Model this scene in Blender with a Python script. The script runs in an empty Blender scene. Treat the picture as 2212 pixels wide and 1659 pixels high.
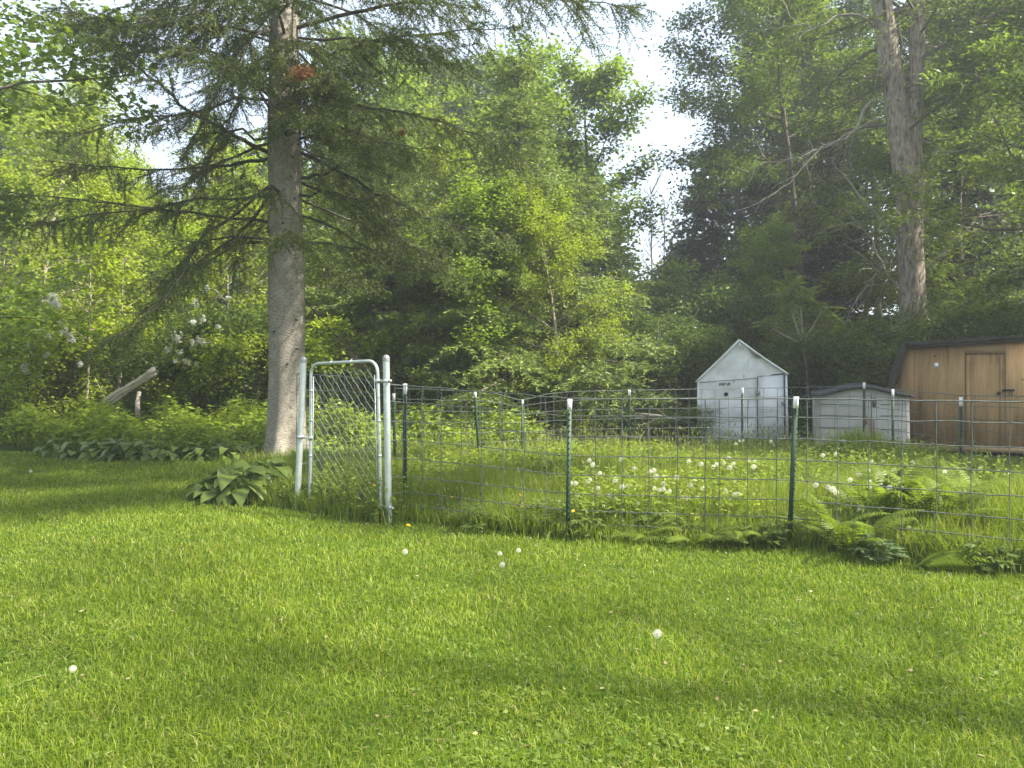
import bpy, math
import numpy as np
from mathutils import Vector, Matrix

scene = bpy.context.scene
COL = scene.collection
R_ = math.radians
F, CU, CV, HC, PITCH = 1661.0, 1106.0, 829.5, 1.55, R_(0.5)


# ------------------------------------------------------------------ places
def ray(U, V):
    x, y, z = (U - CU) / F, 1.0, -(V - CV) / F
    return x, y * math.cos(PITCH) + z * math.sin(PITCH), z * math.cos(PITCH) - y * math.sin(PITCH)


def P(U, V, Y):
    d = ray(U, V)
    t = Y / d[1]
    return np.array([d[0] * t, Y, HC + d[2] * t])


def XU(U, Y):
    return (U - CU) / F * Y


def sstep(a, b, x):
    t = np.clip((x - a) / (b - a), 0, 1)
    return t * t * (3 - 2 * t)


def hgt(x, y):
    x = np.asarray(x, float)
    y = np.asarray(y, float)
    h = 4.5 * sstep(19, 42, y) * sstep(3, 16, x) + 0.8 * sstep(22, 60, y)
    h = h + 0.02 * np.sin(x * 1.3 + y * 0.7) * sstep(3, 6, np.abs(x) + y) * 0.6
    return h


# ------------------------------------------------------------------ mesh accumulation
class Geo:
    def __init__(s):
        s.v, s.f, s.n = [], [], 0

    def add(s, V, *faces):
        V = np.asarray(V, float).reshape(-1, 3)
        for f in faces:
            f = np.asarray(f, np.int64)
            if f.size:
                s.f.append(f + s.n)
        s.v.append(V)
        s.n += len(V)

    def mesh(s, name, mat, smooth=False):
        me = bpy.data.meshes.new(name)
        V = np.concatenate(s.v) if s.v else np.zeros((0, 3))
        me.vertices.add(len(V))
        me.vertices.foreach_set('co', V.astype(np.float32).ravel())
        li = np.concatenate([f.ravel() for f in s.f])
        sizes = np.concatenate([np.full(len(f), f.shape[1]) for f in s.f])
        st = np.concatenate([[0], np.cumsum(sizes)[:-1]])
        me.loops.add(len(li))
        me.loops.foreach_set('vertex_index', li.astype(np.int32))
        me.polygons.add(len(sizes))
        me.polygons.foreach_set('loop_start', st.astype(np.int32))
        if smooth:
            me.polygons.foreach_set('use_smooth', np.ones(len(sizes), bool))
        me.update(calc_edges=True)
        if mat:
            me.materials.append(mat)
        return me

    def obj(s, name, mat, parent=None, smooth=False, loc=None):
        o = bpy.data.objects.new(name, s.mesh(name, mat, smooth))
        COL.objects.link(o)
        if parent is not None:
            o.parent = parent
        if loc is not None:
            o.location = loc
        return o


def unit(v):
    v = np.asarray(v, float)
    return v / np.maximum(np.linalg.norm(v, axis=-1, keepdims=True), 1e-9)


def tube(g, pts, rad, k=6, cap=True):
    pts = np.asarray(pts, float)
    n = len(pts)
    rad = np.broadcast_to(np.asarray(rad, float), (n,))
    t = np.empty_like(pts)
    t[1:-1] = pts[2:] - pts[:-2]
    t[0] = pts[1] - pts[0]
    t[-1] = pts[-1] - pts[-2]
    t = unit(t)
    ref = np.array([0.0, 0, 1]) if abs(t[:, 2]).mean() < 0.8 else np.array([1.0, 0, 0])
    a = unit(np.cross(t, ref))
    b = np.cross(t, a)
    th = np.arange(k) * 2 * math.pi / k
    V = pts[:, None] + rad[:, None, None] * (np.cos(th)[None, :, None] * a[:, None] + np.sin(th)[None, :, None] * b[:, None])
    V = V.reshape(-1, 3)
    i = np.arange(n - 1)[:, None] * k
    j = np.arange(k)[None]
    j2 = (j + 1) % k
    q = np.stack([i + j, i + j2, i + k + j2, i + k + j], -1).reshape(-1, 4)
    if cap:
        V = np.concatenate([V, pts[:1], pts[-1:]])
        jj = np.arange(k)
        c0 = np.stack([np.full(k, n * k), (jj + 1) % k, jj], -1)
        e = (n - 1) * k
        c1 = np.stack([np.full(k, n * k + 1), e + jj, e + (jj + 1) % k], -1)
        g.add(V, q, np.concatenate([c0, c1]))
    else:
        g.add(V, q)


def box(g, c, s, rot=None, taper=None):
    c = np.asarray(c, float)
    h = np.asarray(s, float) / 2
    V = np.array([[x, y, z] for z in (-1, 1) for y in (-1, 1) for x in (-1, 1)], float) * h
    if taper:
        V[4:, :2] *= taper
    if rot is not None:
        V = V @ np.asarray(rot).T
    V = V + c
    g.add(V, np.array([[0, 2, 3, 1], [4, 5, 7, 6], [0, 1, 5, 4], [2, 6, 7, 3], [0, 4, 6, 2], [1, 3, 7, 5]]))


def rotz(a):
    return np.array([[math.cos(a), -math.sin(a), 0], [math.sin(a), math.cos(a), 0], [0, 0, 1]])


def prism(g, poly, thick_vec):
    """extrude a closed outline (n,3) along thick_vec"""
    A = np.asarray(poly, float)
    n = len(A)
    B = A + np.asarray(thick_vec, float)
    j = np.arange(n)
    q = np.stack([j, (j + 1) % n, (j + 1) % n + n, j + n], -1)
    g.add(np.concatenate([A, B]), q, j[None, ::-1], (j + n)[None])


def leaf_quads(g, c, d, n, L, W, droop=0.12):
    """one kite-shaped leaf per row"""
    c, d, n = (np.asarray(a, float) for a in (c, d, n))
    s = unit(np.cross(d, n))
    L = np.broadcast_to(np.asarray(L, float), (len(c),))[:, None]
    W = np.broadcast_to(np.asarray(W, float), (len(c),))[:, None]
    V = np.stack([c, c + d * L * .42 + s * W / 2, c + d * L - n * L * droop, c + d * L * .42 - s * W / 2], 1)
    i = np.arange(len(c))[:, None] * 4
    g.add(V.reshape(-1, 3), i + np.arange(4)[None])


def blade_tris(g, c, d, n, L, W):
    s = unit(np.cross(d, n))
    L = np.broadcast_to(np.asarray(L, float), (len(c),))[:, None]
    W = np.broadcast_to(np.asarray(W, float), (len(c),))[:, None]
    V = np.stack([c - s * W / 2, c + s * W / 2, c + d * L], 1)
    i = np.arange(len(c))[:, None] * 3
    g.add(V.reshape(-1, 3), i + np.arange(3)[None])


def grass_blades(g, p, h, w, rnd, lean=.35, face=None):
    """upright bending blades, two segments each"""
    N = len(p)
    az = rnd.uniform(0, 2 * math.pi, N)
    dv = np.stack([np.cos(az), np.sin(az), np.zeros(N)], -1)
    fa = rnd.uniform(0, 2 * math.pi, N)
    sv = np.stack([np.cos(fa), np.sin(fa), np.zeros(N)], -1)
    h = np.broadcast_to(np.asarray(h, float), (N,))[:, None]
    w = np.broadcast_to(np.asarray(w, float), (N,))[:, None]
    ln = (np.abs(rnd.normal(0, lean, N)) + .05)[:, None]
    up = np.array([0, 0, 1.0])
    m = p + up * h * .55 + dv * h * ln * .3
    t = p + up * h * (1 - .35 * np.minimum(ln, 1)) + dv * h * ln
    V = np.stack([p - sv * w / 2, p + sv * w / 2, m + sv * w * .42, m - sv * w * .42, t], 1)
    i = np.arange(N)[:, None] * 5
    g.add(V.reshape(-1, 3), i + np.array([[0, 1, 2, 3]]), i + np.array([[3, 2, 4]]))


# ------------------------------------------------------------------ tags
def tag(o, label=None, cat=None, group=None, kind=None):
    if label:
        o['label'] = label
    if cat:
        o['category'] = cat
    if group:
        o['group'] = group
    if kind:
        o['kind'] = kind
    return o


def thing(name, label, cat, loc=(0, 0, 0), rz=0, group=None):
    o = bpy.data.objects.new(name, None)
    o.empty_display_size = .2
    COL.objects.link(o)
    o.location = loc
    o.rotation_euler = (0, 0, rz)
    return tag(o, label, cat, group)


def dup(root, label, loc, rz=0, sc=1.0, group=None):
    r = root.copy()
    COL.objects.link(r)
    r.location = loc
    r.rotation_euler = (0, 0, rz)
    r.scale = (sc, sc, sc) if np.isscalar(sc) else sc
    r['label'] = label
    if group:
        r['group'] = group
    elif 'group' in r:
        del r['group']
    for ch in list(root.children):
        c = ch.copy()
        COL.objects.link(c)
        c.parent = r
        for gch in ch.children:
            d = gch.copy()
            COL.objects.link(d)
            d.parent = c
    return r


# ------------------------------------------------------------------ materials
def new_mat(name):
    m = bpy.data.materials.new(name)
    m.use_nodes = True
    nt = m.node_tree
    nt.nodes.clear()
    out = nt.nodes.new('ShaderNodeOutputMaterial')
    return m, nt, out


def ramp(nt, fac, stops):
    r = nt.nodes.new('ShaderNodeValToRGB')
    e = r.color_ramp.elements
    while len(e) < len(stops):
        e.new(.5)
    for el, (p, c) in zip(e, stops):
        el.position = p
        el.color = (*c, 1) if len(c) == 3 else c
    nt.links.new(fac, r.inputs[0])
    return r.outputs[0]


def noise(nt, scale, detail=4, rough=.55, coord='Object', stretch=None):
    tc = nt.nodes.new('ShaderNodeTexCoord')
    n = nt.nodes.new('ShaderNodeTexNoise')
    n.inputs['Scale'].default_value = scale
    n.inputs['Detail'].default_value = detail
    n.inputs['Roughness'].default_value = rough
    src = tc.outputs[coord]
    if stretch:
        mp = nt.nodes.new('ShaderNodeMapping')
        mp.inputs['Scale'].default_value = stretch
        nt.links.new(src, mp.inputs[0])
        src = mp.outputs[0]
    nt.links.new(src, n.inputs['Vector'])
    return n.outputs[0]


def mixc(nt, a, b, fac, mode='MIX'):
    m = nt.nodes.new('ShaderNodeMix')
    m.data_type = 'RGBA'
    m.blend_type = mode
    for val, sock in ((fac, m.inputs[0]), (a, m.inputs[6]), (b, m.inputs[7])):
        if hasattr(val, 'links'):
            nt.links.new(val, sock)
        else:
            sock.default_value = val if np.isscalar(val) else (*val, 1)
    return m.outputs[2]


def leaf_mat(name, c1, c2, trans=.4, rough=.5, patch=None, patch_scale=.5, spec=.25, tcol=1.35, straw=None):
    """leaf: two greens picked per leaf, part of the light passing through"""
    m, nt, out = new_mat(name)
    geo = nt.nodes.new('ShaderNodeNewGeometry')
    col = ramp(nt, geo.outputs['Random Per Island'], [(0, c1), (1, c2)] if not straw else [(0, c1), (.90, c2), (.925, straw), (1, straw)])
    if patch:
        pn = noise(nt, patch_scale, 3, .5, 'Object')
        fac = ramp(nt, pn, [(.38, (0, 0, 0)), (.62, (1, 1, 1))])
        half = nt.nodes.new('ShaderNodeMath')
        half.operation = 'MULTIPLY'
        half.inputs[1].default_value = .45
        nt.links.new(fac, half.inputs[0])
        col = mixc(nt, col, patch, half.outputs[0])
    oi = nt.nodes.new('ShaderNodeObjectInfo')
    hs = nt.nodes.new('ShaderNodeHueSaturation')
    mr = nt.nodes.new('ShaderNodeMapRange')
    mr.inputs[3].default_value = .8
    mr.inputs[4].default_value = 1.2
    nt.links.new(oi.outputs['Random'], mr.inputs[0])
    nt.links.new(mr.outputs[0], hs.inputs['Value'])
    nt.links.new(col, hs.inputs['Color'])
    col = hs.outputs[0]
    b = nt.nodes.new('ShaderNodeBsdfPrincipled')
    b.inputs['Roughness'].default_value = rough
    b.inputs['Specular IOR Level'].default_value = spec
    nt.links.new(col, b.inputs['Base Color'])
    t = nt.nodes.new('ShaderNodeBsdfTranslucent')
    tc = mixc(nt, col, (tcol * 1.05, tcol * 1.1, tcol * .55), 1.0, 'MULTIPLY')
    nt.links.new(tc, t.inputs[0])
    mx = nt.nodes.new('ShaderNodeMixShader')
    mx.inputs[0].default_value = trans
    nt.links.new(b.outputs[0], mx.inputs[1])
    nt.links.new(t.outputs[0], mx.inputs[2])
    nt.links.new(mx.outputs[0], out.inputs[0])
    return m


def surf_mat(name, stops, scale=6, detail=5, rough=.8, metal=0., bump=0., bscale=None, stretch=None, spec=.3, coord='Object', rvar=0.):
    m, nt, out = new_mat(name)
    n = noise(nt, scale, detail, .6, coord, stretch)
    col = ramp(nt, n, stops)
    b = nt.nodes.new('ShaderNodeBsdfPrincipled')
    b.inputs['Roughness'].default_value = rough
    b.inputs['Metallic'].default_value = metal
    b.inputs['Specular IOR Level'].default_value = spec
    nt.links.new(col, b.inputs['Base Color'])
    if bump:
        bn = noise(nt, bscale or scale * 3, 5, .65, coord, stretch)
        bp = nt.nodes.new('ShaderNodeBump')
        bp.inputs['Strength'].default_value = bump
        bp.inputs['Distance'].default_value = .03
        nt.links.new(bn, bp.inputs['Height'])
        nt.links.new(bp.outputs[0], b.inputs['Normal'])
    nt.links.new(b.outputs[0], out.inputs[0])
    return m


M = {}
M['lawn'] = leaf_mat('lawn_blades', (.070, .122, .010), (.285, .350, .030), .42, .5, patch=(.115, .185, .014), patch_scale=1.6, spec=.3, straw=(.34, .31, .12))
M['meadow'] = leaf_mat('meadow_blades', (.075, .130, .014), (.340, .410, .055), .45, .5, patch=(.21, .27, .03), patch_scale=.7, spec=.3, straw=(.38, .36, .16))
M['seedstalk'] = leaf_mat('seed_stalks', (.20, .25, .06), (.33, .36, .12), .35)
M['maple'] = leaf_mat('maple_leaves', (.120, .185, .024), (.235, .310, .048), .45, .45)
M['bright'] = leaf_mat('bright_leaves', (.170, .230, .020), (.310, .365, .042), .48, .45)
M['dark'] = leaf_mat('dark_leaves', (.058, .098, .026), (.120, .172, .046), .38, .45)
M['ash'] = leaf_mat('ash_leaves', (.085, .130, .022), (.165, .215, .036), .42, .45)
M['hazel'] = leaf_mat('shrub_leaves', (.065, .105, .022), (.125, .175, .036), .4, .45)
M['fir'] = leaf_mat('fir_needles', (.105, .150, .034), (.230, .285, .070), .22, .5)
M['spruce'] = leaf_mat('spruce_needles', (.055, .080, .018), (.135, .165, .036), .15, .5)
M['darkspruce'] = leaf_mat('dark_spruce_needles', (.030, .052, .028), (.070, .100, .042), .12, .5)
M['rust'] = leaf_mat('brown_needles', (.26, .11, .04), (.38, .19, .08), .2)
M['hosta'] = leaf_mat('hosta_leaves', (.100, .155, .026), (.190, .250, .044), .25, .35, spec=.45)
M['iris'] = leaf_mat('iris_blades', (.10, .15, .06), (.165, .225, .10), .3, .4)
M['cover'] = leaf_mat('groundcover_leaves', (.150, .215, .018), (.320, .385, .042), .42, .5, patch=(.12, .17, .03), patch_scale=.8)
M['weed'] = leaf_mat('weed_leaves', (.085, .130, .024), (.160, .210, .040), .4, .5)
M['fern'] = leaf_mat('fern_fronds', (.125, .180, .025), (.210, .260, .040), .45, .5)
M['fernlight'] = leaf_mat('pale_fern_fronds', (.20, .29, .02), (.28, .36, .035), .45, .5)
M['stem'] = leaf_mat('green_stems', (.12, .17, .04), (.17, .22, .06), .2)
M['puff'] = leaf_mat('seed_fluff', (.72, .70, .66), (.85, .83, .80), .35, .8, tcol=.9)
M['yellow'] = leaf_mat('yellow_petals', (.85, .55, .02), (.90, .65, .04), .3)
M['lilac_white'] = leaf_mat('white_blossom', (.72, .70, .76), (.86, .85, .88), .35, .7, tcol=.9)
M['puffcore'] = surf_mat('seed_core', [(.3, (.16, .13, .09)), (.7, (.25, .2, .14))], 60)
M['twig'] = surf_mat('dead_twigs', [(.3, (.035, .03, .022)), (.7, (.09, .08, .06))], 9, rough=.9)  # darkened so the spruce limbs carry their shade in the colour
M['paletwig'] = surf_mat('pale_dead_twigs', [(.3, (.20, .175, .135)), (.7, (.36, .32, .26))], 9, rough=.9)
M['bark'] = surf_mat('tree_bark', [(.3, (.065, .055, .042)), (.7, (.17, .145, .115))], 7, rough=.95, bump=.6, stretch=(1, 1, .3))
M['palebark'] = surf_mat('pale_sapling_bark', [(.3, (.20, .17, .125)), (.7, (.36, .32, .25))], 7, rough=.9, stretch=(1, 1, .4))
M['wire'] = surf_mat('galvanised_wire', [(.3, (.08, .092, .08)), (.7, (.17, .185, .165))], 20, rough=.5, metal=.2)
M['blackhole'] = surf_mat('black_opening', [(0, (.006, .006, .006)), (1, (.01, .01, .01))], 5, rough=.9)


def trunk_mats():
    # spruce: thin grey tan bark, fine horizontal lenticels and dark knots
    m, nt, out = new_mat('spruce_bark')
    a = noise(nt, 3.5, 5, .6)
    c = ramp(nt, a, [(.25, (.215, .19, .15)), (.55, (.33, .295, .235)), (.8, (.42, .385, .32))])
    l = noise(nt, 22, 4, .6, 'Object', (1, 1, 4.5))
    lf = ramp(nt, l, [(.38, (.34, .33, .32)), (.50, (1, 1, 1))])
    c = mixc(nt, c, lf, .9, 'MULTIPLY')
    k = nt.nodes.new('ShaderNodeTexVoronoi')
    k.inputs['Scale'].default_value = 3.2
    tc = nt.nodes.new('ShaderNodeTexCoord')
    nt.links.new(tc.outputs['Object'], k.inputs['Vector'])
    kf = ramp(nt, k.outputs['Distance'], [(.045, (.16, .13, .10)), (.10, (1, 1, 1))])
    c = mixc(nt, c, kf, .9, 'MULTIPLY')
    b = nt.nodes.new('ShaderNodeBsdfPrincipled')
    b.inputs['Roughness'].default_value = .9
    b.inputs['Specular IOR Level'].default_value = .2
    nt.links.new(c, b.inputs['Base Color'])
    bp = nt.nodes.new('ShaderNodeBump')
    bp.inputs['Strength'].default_value = .75
    bp.inputs['Distance'].default_value = .02
    nt.links.new(l, bp.inputs['Height'])
    nt.links.new(bp.outputs[0], b.inputs['Normal'])
    nt.links.new(b.outputs[0], out.inputs[0])
    M['sprucebark'] = m
    # old furrowed bark
    m, nt, out = new_mat('furrowed_bark')
    v = noise(nt, 16, 5, .65, 'Object', (1, 1, .22))
    c = ramp(nt, v, [(.35, (.085, .07, .055)), (.5, (.27, .225, .18)), (.7, (.46, .39, .31))])
    b = nt.nodes.new('ShaderNodeBsdfPrincipled')
    b.inputs['Roughness'].default_value = .95
    b.inputs['Specular IOR Level'].default_value = .15
    nt.links.new(c, b.inputs['Base Color'])
    bp = nt.nodes.new('ShaderNodeBump')
    bp.inputs['Strength'].default_value = 1
    bp.inputs['Distance'].default_value = .05
    nt.links.new(v, bp.inputs['Height'])
    nt.links.new(bp.outputs[0], b.inputs['Normal'])
    nt.links.new(b.outputs[0], out.inputs[0])
    M['furrow'] = m


trunk_mats()


def ground_mat():
    m, nt, out = new_mat('ground_soil')
    a = noise(nt, 2.5, 6, .65)
    soil = ramp(nt, a, [(.3, (.035, .032, .016)), (.7, (.085, .070, .035))])
    g = noise(nt, 5, 6, .7)
    turf = ramp(nt, g, [(.3, (.035, .065, .010)), (.7, (.075, .125, .016))])
    tc = nt.nodes.new('ShaderNodeTexCoord')
    sx = nt.nodes.new('ShaderNodeSeparateXYZ')
    nt.links.new(tc.outputs['Object'], sx.inputs[0])
    mr = nt.nodes.new('ShaderNodeMapRange')
    mr.inputs[1].default_value = 16.5
    mr.inputs[2].default_value = 18.5
    nt.links.new(sx.outputs[1], mr.inputs[0])
    c = mixc(nt, turf, soil, mr.outputs[0])
    b = nt.nodes.new('ShaderNodeBsdfPrincipled')
    b.inputs['Roughness'].default_value = .95
    b.inputs['Specular IOR Level'].default_value = .1
    nt.links.new(c, b.inputs['Base Color'])
    nt.links.new(b.outputs[0], out.inputs[0])
    M['ground'] = m


ground_mat()


# ------------------------------------------------------------------ ground
def build_ground():
    xs = np.unique(np.concatenate([np.arange(-30, 30.1, 1.0), np.linspace(-600, -30, 20), np.linspace(30, 600, 20)]))
    ys = np.unique(np.concatenate([np.arange(-10, 60.1, 1.0), np.linspace(-300, -10, 8), np.linspace(60, 800, 22)]))
    X, Y = np.meshgrid(xs, ys)
    Z = hgt(X, Y)
    V = np.stack([X, Y, Z], -1).reshape(-1, 3)
    ny, nx = X.shape
    i = (np.arange(ny - 1)[:, None] * nx + np.arange(nx - 1)[None]).ravel()
    g = Geo()
    g.add(V, np.stack([i, i + 1, i + nx + 1, i + nx], -1))
    tag(g.obj('ground', M['ground'], smooth=True), kind='structure')


build_ground()

# key places
GPL, GPR = np.array([XU(645, 9.1), 9.1]), np.array([XU(838, 8.15), 8.15])
POST1, POST2, POST3 = np.array([-1.165, 8.4]), np.array([.53, 7.36]), np.array([2.52, 6.96])
POST4 = np.array([4.02, 5.95])
CORNER = np.array([6.55, 14.25])
FRONT = np.array([[-4.0, 9.7], [-2.9, 9.25], GPL, GPR, POST1, POST2, POST3, POST4, [5.3, 5.1], [7.0, 4.2]])


def front_y(x):
    """how far the lawn reaches: the fence line with its weeds, then the planted bed"""
    x = np.asarray(x, float)
    fx = np.array([-30, -9.4, -8.6, -4.6, -4.2, -3.5, -2.6, -1.4, -1.1, .5, 2.5, 4.0, 5.3, 7.0, 30])
    fy = np.array([15.9, 15.7, 14.6, 13.7, 10.0, 9.2, 8.9, 8.15, 8.2, 7.25, 6.8, 5.85, 4.9, 4.0, 4.0])
    return np.interp(x, fx, fy)


def in_pen(x, y):
    line = np.interp(x, [-2.6, -1.4, -1.1, .53, 2.52, 4.02, 7.0], [9.1, 8.15, 8.3, 7.36, 6.96, 5.95, 4.2])
    right = np.interp(y, [4.2, 5.95, 11.75, 14.25], [7.2, 7.1, 6.95, 6.8])
    left = np.interp(y, [8, 9.1, 9.6, 11, 14, 16], [-2.6, -2.6, -2.7, -3.3, -3.6, -2.6])
    return (y > line - .1) & (x < right) & (x > left)


def build_lawn():
    rnd = np.random.default_rng(1)
    N = 520000
    u = rnd.uniform(0, 1, N)
    a, b = 2.3 ** .4, 16.2 ** .4
    y = (a + u * (b - a)) ** 2.5
    x = rnd.uniform(-1, 1, N) * (.76 * y + .6)
    keep = y < front_y(x) + rnd.normal(0, .06, N)
    keep |= (x > 6.9) & (y < 15.0) & (y > 5)
    x, y = x[keep], y[keep]
    z = hgt(x, y)
    k = np.clip(y / 3, .8, 6)
    tuft = .5 + .5 * np.sin(x * 2.1 + np.sin(y * 1.7) * 2) * np.sin(y * 2.6 + np.sin(x * 1.3))
    h = (.026 + .026 * tuft) * rnd.uniform(.5, 1.7, len(x)) * k ** .25
    g = Geo()
    grass_blades(g, np.stack([x, y, z - .003], -1), h, .0035 * k ** .8 * rnd.uniform(.6, 1.5, len(x)), rnd, lean=.85)
    tag(g.obj('lawn_grass', M['lawn']), 'short mown lawn grass in the foreground', 'grass', kind='stuff')
    # clover and plantain leaves scattered low in the turf
    g = Geo()
    n = 17000
    y = rnd.uniform(2.6, 8, n)
    x = rnd.uniform(-1, 1, n) * (.72 * y + .4)
    pat = np.sin(x * 1.9 + 1.0) * np.sin(y * 2.3 + x) + rnd.normal(0, .5, n)
    kp = (y < front_y(x) - .2) & (pat > .25)
    x, y = x[kp], y[kp]
    n = len(x)
    az = rnd.uniform(0, 6.283, n)
    d = unit(np.stack([np.cos(az), np.sin(az), rnd.uniform(-.1, .4, n)], -1))
    nn = unit(np.array([0, 0, 1.]) + rnd.normal(0, .3, (n, 3)))
    leaf_quads(g, np.stack([x, y, rnd.uniform(.015, .045, n)], -1), d, nn, rnd.uniform(.016, .042, n), rnd.uniform(.012, .024, n))
    tag(g.obj('lawn_clover', M['weed']), 'low clover leaves spread through the lawn', 'clover', kind='stuff')


def build_meadow():
    rnd = np.random.default_rng(2)
    N = 330000
    y = rnd.uniform(5.0, 17.2, N)
    x = rnd.uniform(-4.2, 7.3, N)
    kp = in_pen(x, y) & (rnd.uniform(0, 1, N) < np.clip(9 / y, .3, 1))
    x, y = x[kp], y[kp]
    n = len(x)
    cl = .5 + .5 * np.sin(x * 2.7 + np.sin(y * 1.1) * 1.7) * np.sin(y * 1.9 + np.sin(x * 1.7) * 1.3)
    h = (.28 + .25 * cl)
    h *= 1 + .35 * sstep(2.6, 4, x) * (1 - sstep(8, 10, y)) * rnd.uniform(.55, 1.35, n)
    # long tufts in front of the grey shed
    h *= 1 + .75 * np.exp(-((x - 5.6) ** 2 / .35 + (y - 12.6) ** 2 / .6))
    h *= 1 - .5 * sstep(12.2, 14.2, y)
    h *= .55 + .45 * sstep(.0, .8, y - np.interp(x, [-2.6, -1.4, -1.1, .53, 2.52, 4.02, 7.0], [9.1, 8.15, 8.3, 7.36, 6.96, 5.95, 4.2]))
    path = np.exp(-((x + 1.0) ** 2 / .7 + (y - 12.0) ** 2 / 1.0))
    h *= 1 - .55 * path
    k = np.clip(y / 7, .8, 2.4)
    g = Geo()
    grass_blades(g, np.stack([x, y, hgt(x, y)], -1), h, .0085 * k ** .8 * rnd.uniform(.5, 1.5, n), rnd, lean=.5)
    tag(g.obj('pen_grass', M['meadow']), 'tall unmown grass filling the wire pen', 'grass', kind='stuff')
    # seed stalks
    N = 3600
    y = rnd.uniform(6.5, 17, N)
    x = rnd.uniform(-2.6, 7.0, N)
    kp = in_pen(x, y)
    x, y = x[kp], y[kp]
    n = len(x)
    g = Geo()
    hh = rnd.uniform(.28, .6, n)
    p = np.stack([x, y, np.zeros(n)], -1)
    az = rnd.uniform(0, 6.283, n)
    dv = np.stack([np.cos(az), np.sin(az), np.zeros(n)], -1)
    tip = p + np.array([0, 0, 1.]) * hh[:, None] + dv * (hh * rnd.uniform(0, .35, n))[:, None]
    d = unit(tip - p)
    nn = unit(np.stack([rnd.normal(0, 1, n), rnd.normal(-1, .6, n), np.zeros(n)], -1))
    k = np.clip(y / 8, .8, 2)
    leaf_quads(g, p, d, nn, hh, .005 * k, 0)
    leaf_quads(g, tip - d * .05, d, nn, .075, .012 * k, 0)
    leaf_quads(g, tip - d * .02, unit(d + dv * .4), nn, .05, .010 * k, 0)
    tag(g.obj('grass_seed_stalks', M['seedstalk']), 'thin pale seed stalks rising above the pen grass', 'grass', kind='stuff')


def lawn_litter():
    rnd = np.random.default_rng(9)
    n = 700
    y = rnd.uniform(2.7, 12, n)
    x = rnd.uniform(-1, 1, n) * (.72 * y + .3)
    kp = y < front_y(x) - .1
    x, y = x[kp], y[kp]
    n = len(x)
    az = rnd.uniform(0, 6.283, n)
    d = unit(np.stack([np.cos(az), np.sin(az), rnd.uniform(-.05, .2, n)], -1))
    nn = unit(np.array([0, -.2, 1.]) + rnd.normal(0, .3, (n, 3)))
    g = Geo()
    big = rnd.uniform(0, 1, n) < .3
    leaf_quads(g, np.stack([x, y, rnd.uniform(.03, .055, n)], -1), d, nn, np.where(big, rnd.uniform(.02, .035, n), rnd.uniform(.02, .07, n)), np.where(big, .018, .003))
    tag(g.obj('lawn_litter', M['litter']), 'dry straw, twigs and old leaves scattered on the lawn', 'litter', kind='stuff')


M['litter'] = leaf_mat('dry_litter', (.16, .11, .05), (.42, .36, .20), .15)
build_lawn()
lawn_litter()
build_meadow()


def leafy_cover(name, label, cat, mat, seed, x, y, hmax, ls, wr=.55, stems=True, nper=7, bend=.3):
    """stems with leaves along them: weeds, groundcover, undergrowth"""
    rnd = np.random.default_rng(seed)
    n = len(x)
    h = np.broadcast_to(hmax, (n,)) * rnd.uniform(.45, 1.1, n)
    p = np.stack([x, y, hgt(x, y)], -1)
    az = rnd.uniform(0, 6.283, n)
    dv = np.stack([np.cos(az), np.sin(az), np.zeros(n)], -1)
    top = p + np.array([0, 0, 1.]) * h[:, None] + dv * (h * bend * rnd.uniform(0, 1, n))[:, None]
    g = Geo()
    if stems:
        d = unit(top - p)
        nn = unit(rnd.normal(0, 1, (n, 3)) * np.array([1, 1, .05]))
        leaf_quads(g, p, d, nn, np.linalg.norm(top - p, axis=1), .008 * max(1, ls * 10), 0)
    s = rnd.uniform(.25, 1, (n, nper)) ** .7
    c = (p[:, None] + (top - p)[:, None] * s[..., None]).reshape(-1, 3)
    m = len(c)
    az = rnd.uniform(0, 6.283, m)
    d = unit(np.stack([np.cos(az), np.sin(az), rnd.uniform(-.5, .5, m)], -1))
    nn = unit(np.array([0, -.15, 1.]) + rnd.normal(0, .45, (m, 3)))
    nn = unit(nn - d * np.sum(nn * d, -1, keepdims=True))
    L = ls * rnd.uniform(.5, 1.3, m)
    leaf_quads(g, c, d, nn, L, L * wr)
    return tag(g.obj(name, mat), label, cat, kind='stuff')


def strip_points(rnd, poly, n, w):
    poly = np.asarray(poly)
    seg = poly[1:] - poly[:-1]
    l = np.linalg.norm(seg, axis=1)
    k = rnd.choice(len(seg), n, p=l / l.sum())
    t = rnd.uniform(0, 1, n)
    q = poly[k] + seg[k] * t[:, None] + rnd.normal(0, w, (n, 2))
    return q[:, 0], q[:, 1]


rnd = np.random.default_rng(5)
x, y = strip_points(rnd, FRONT, 2600, .13)
y = y + .32
leafy_cover('fence_weeds', 'low leafy weeds tangled along the foot of the front fence', 'weeds', M['weed'], 11, x, y, .16 + .16 * (.5 + .5 * np.sin(x * 2.3 + 1.1 * np.sin(x * 3.7))), .055, .5, nper=8)
x, y = strip_points(rnd, FRONT, 24000, .15)
y = y + .22
g = Geo()
grass_blades(g, np.stack([x, y, np.zeros_like(x)], -1), np.where(rnd.uniform(0, 1, len(x)) < .75, 1, .4) * rnd.uniform(.06, .28, len(x)) * (.7 + .5 * np.sin(x * 3.1 + 2) ** 2), rnd.uniform(.004, .009, len(x)), rnd, lean=.6)
tag(g.obj('fence_grass', M['meadow']), 'long uncut grass along the foot of the front fence', 'grass', kind='stuff')

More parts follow.
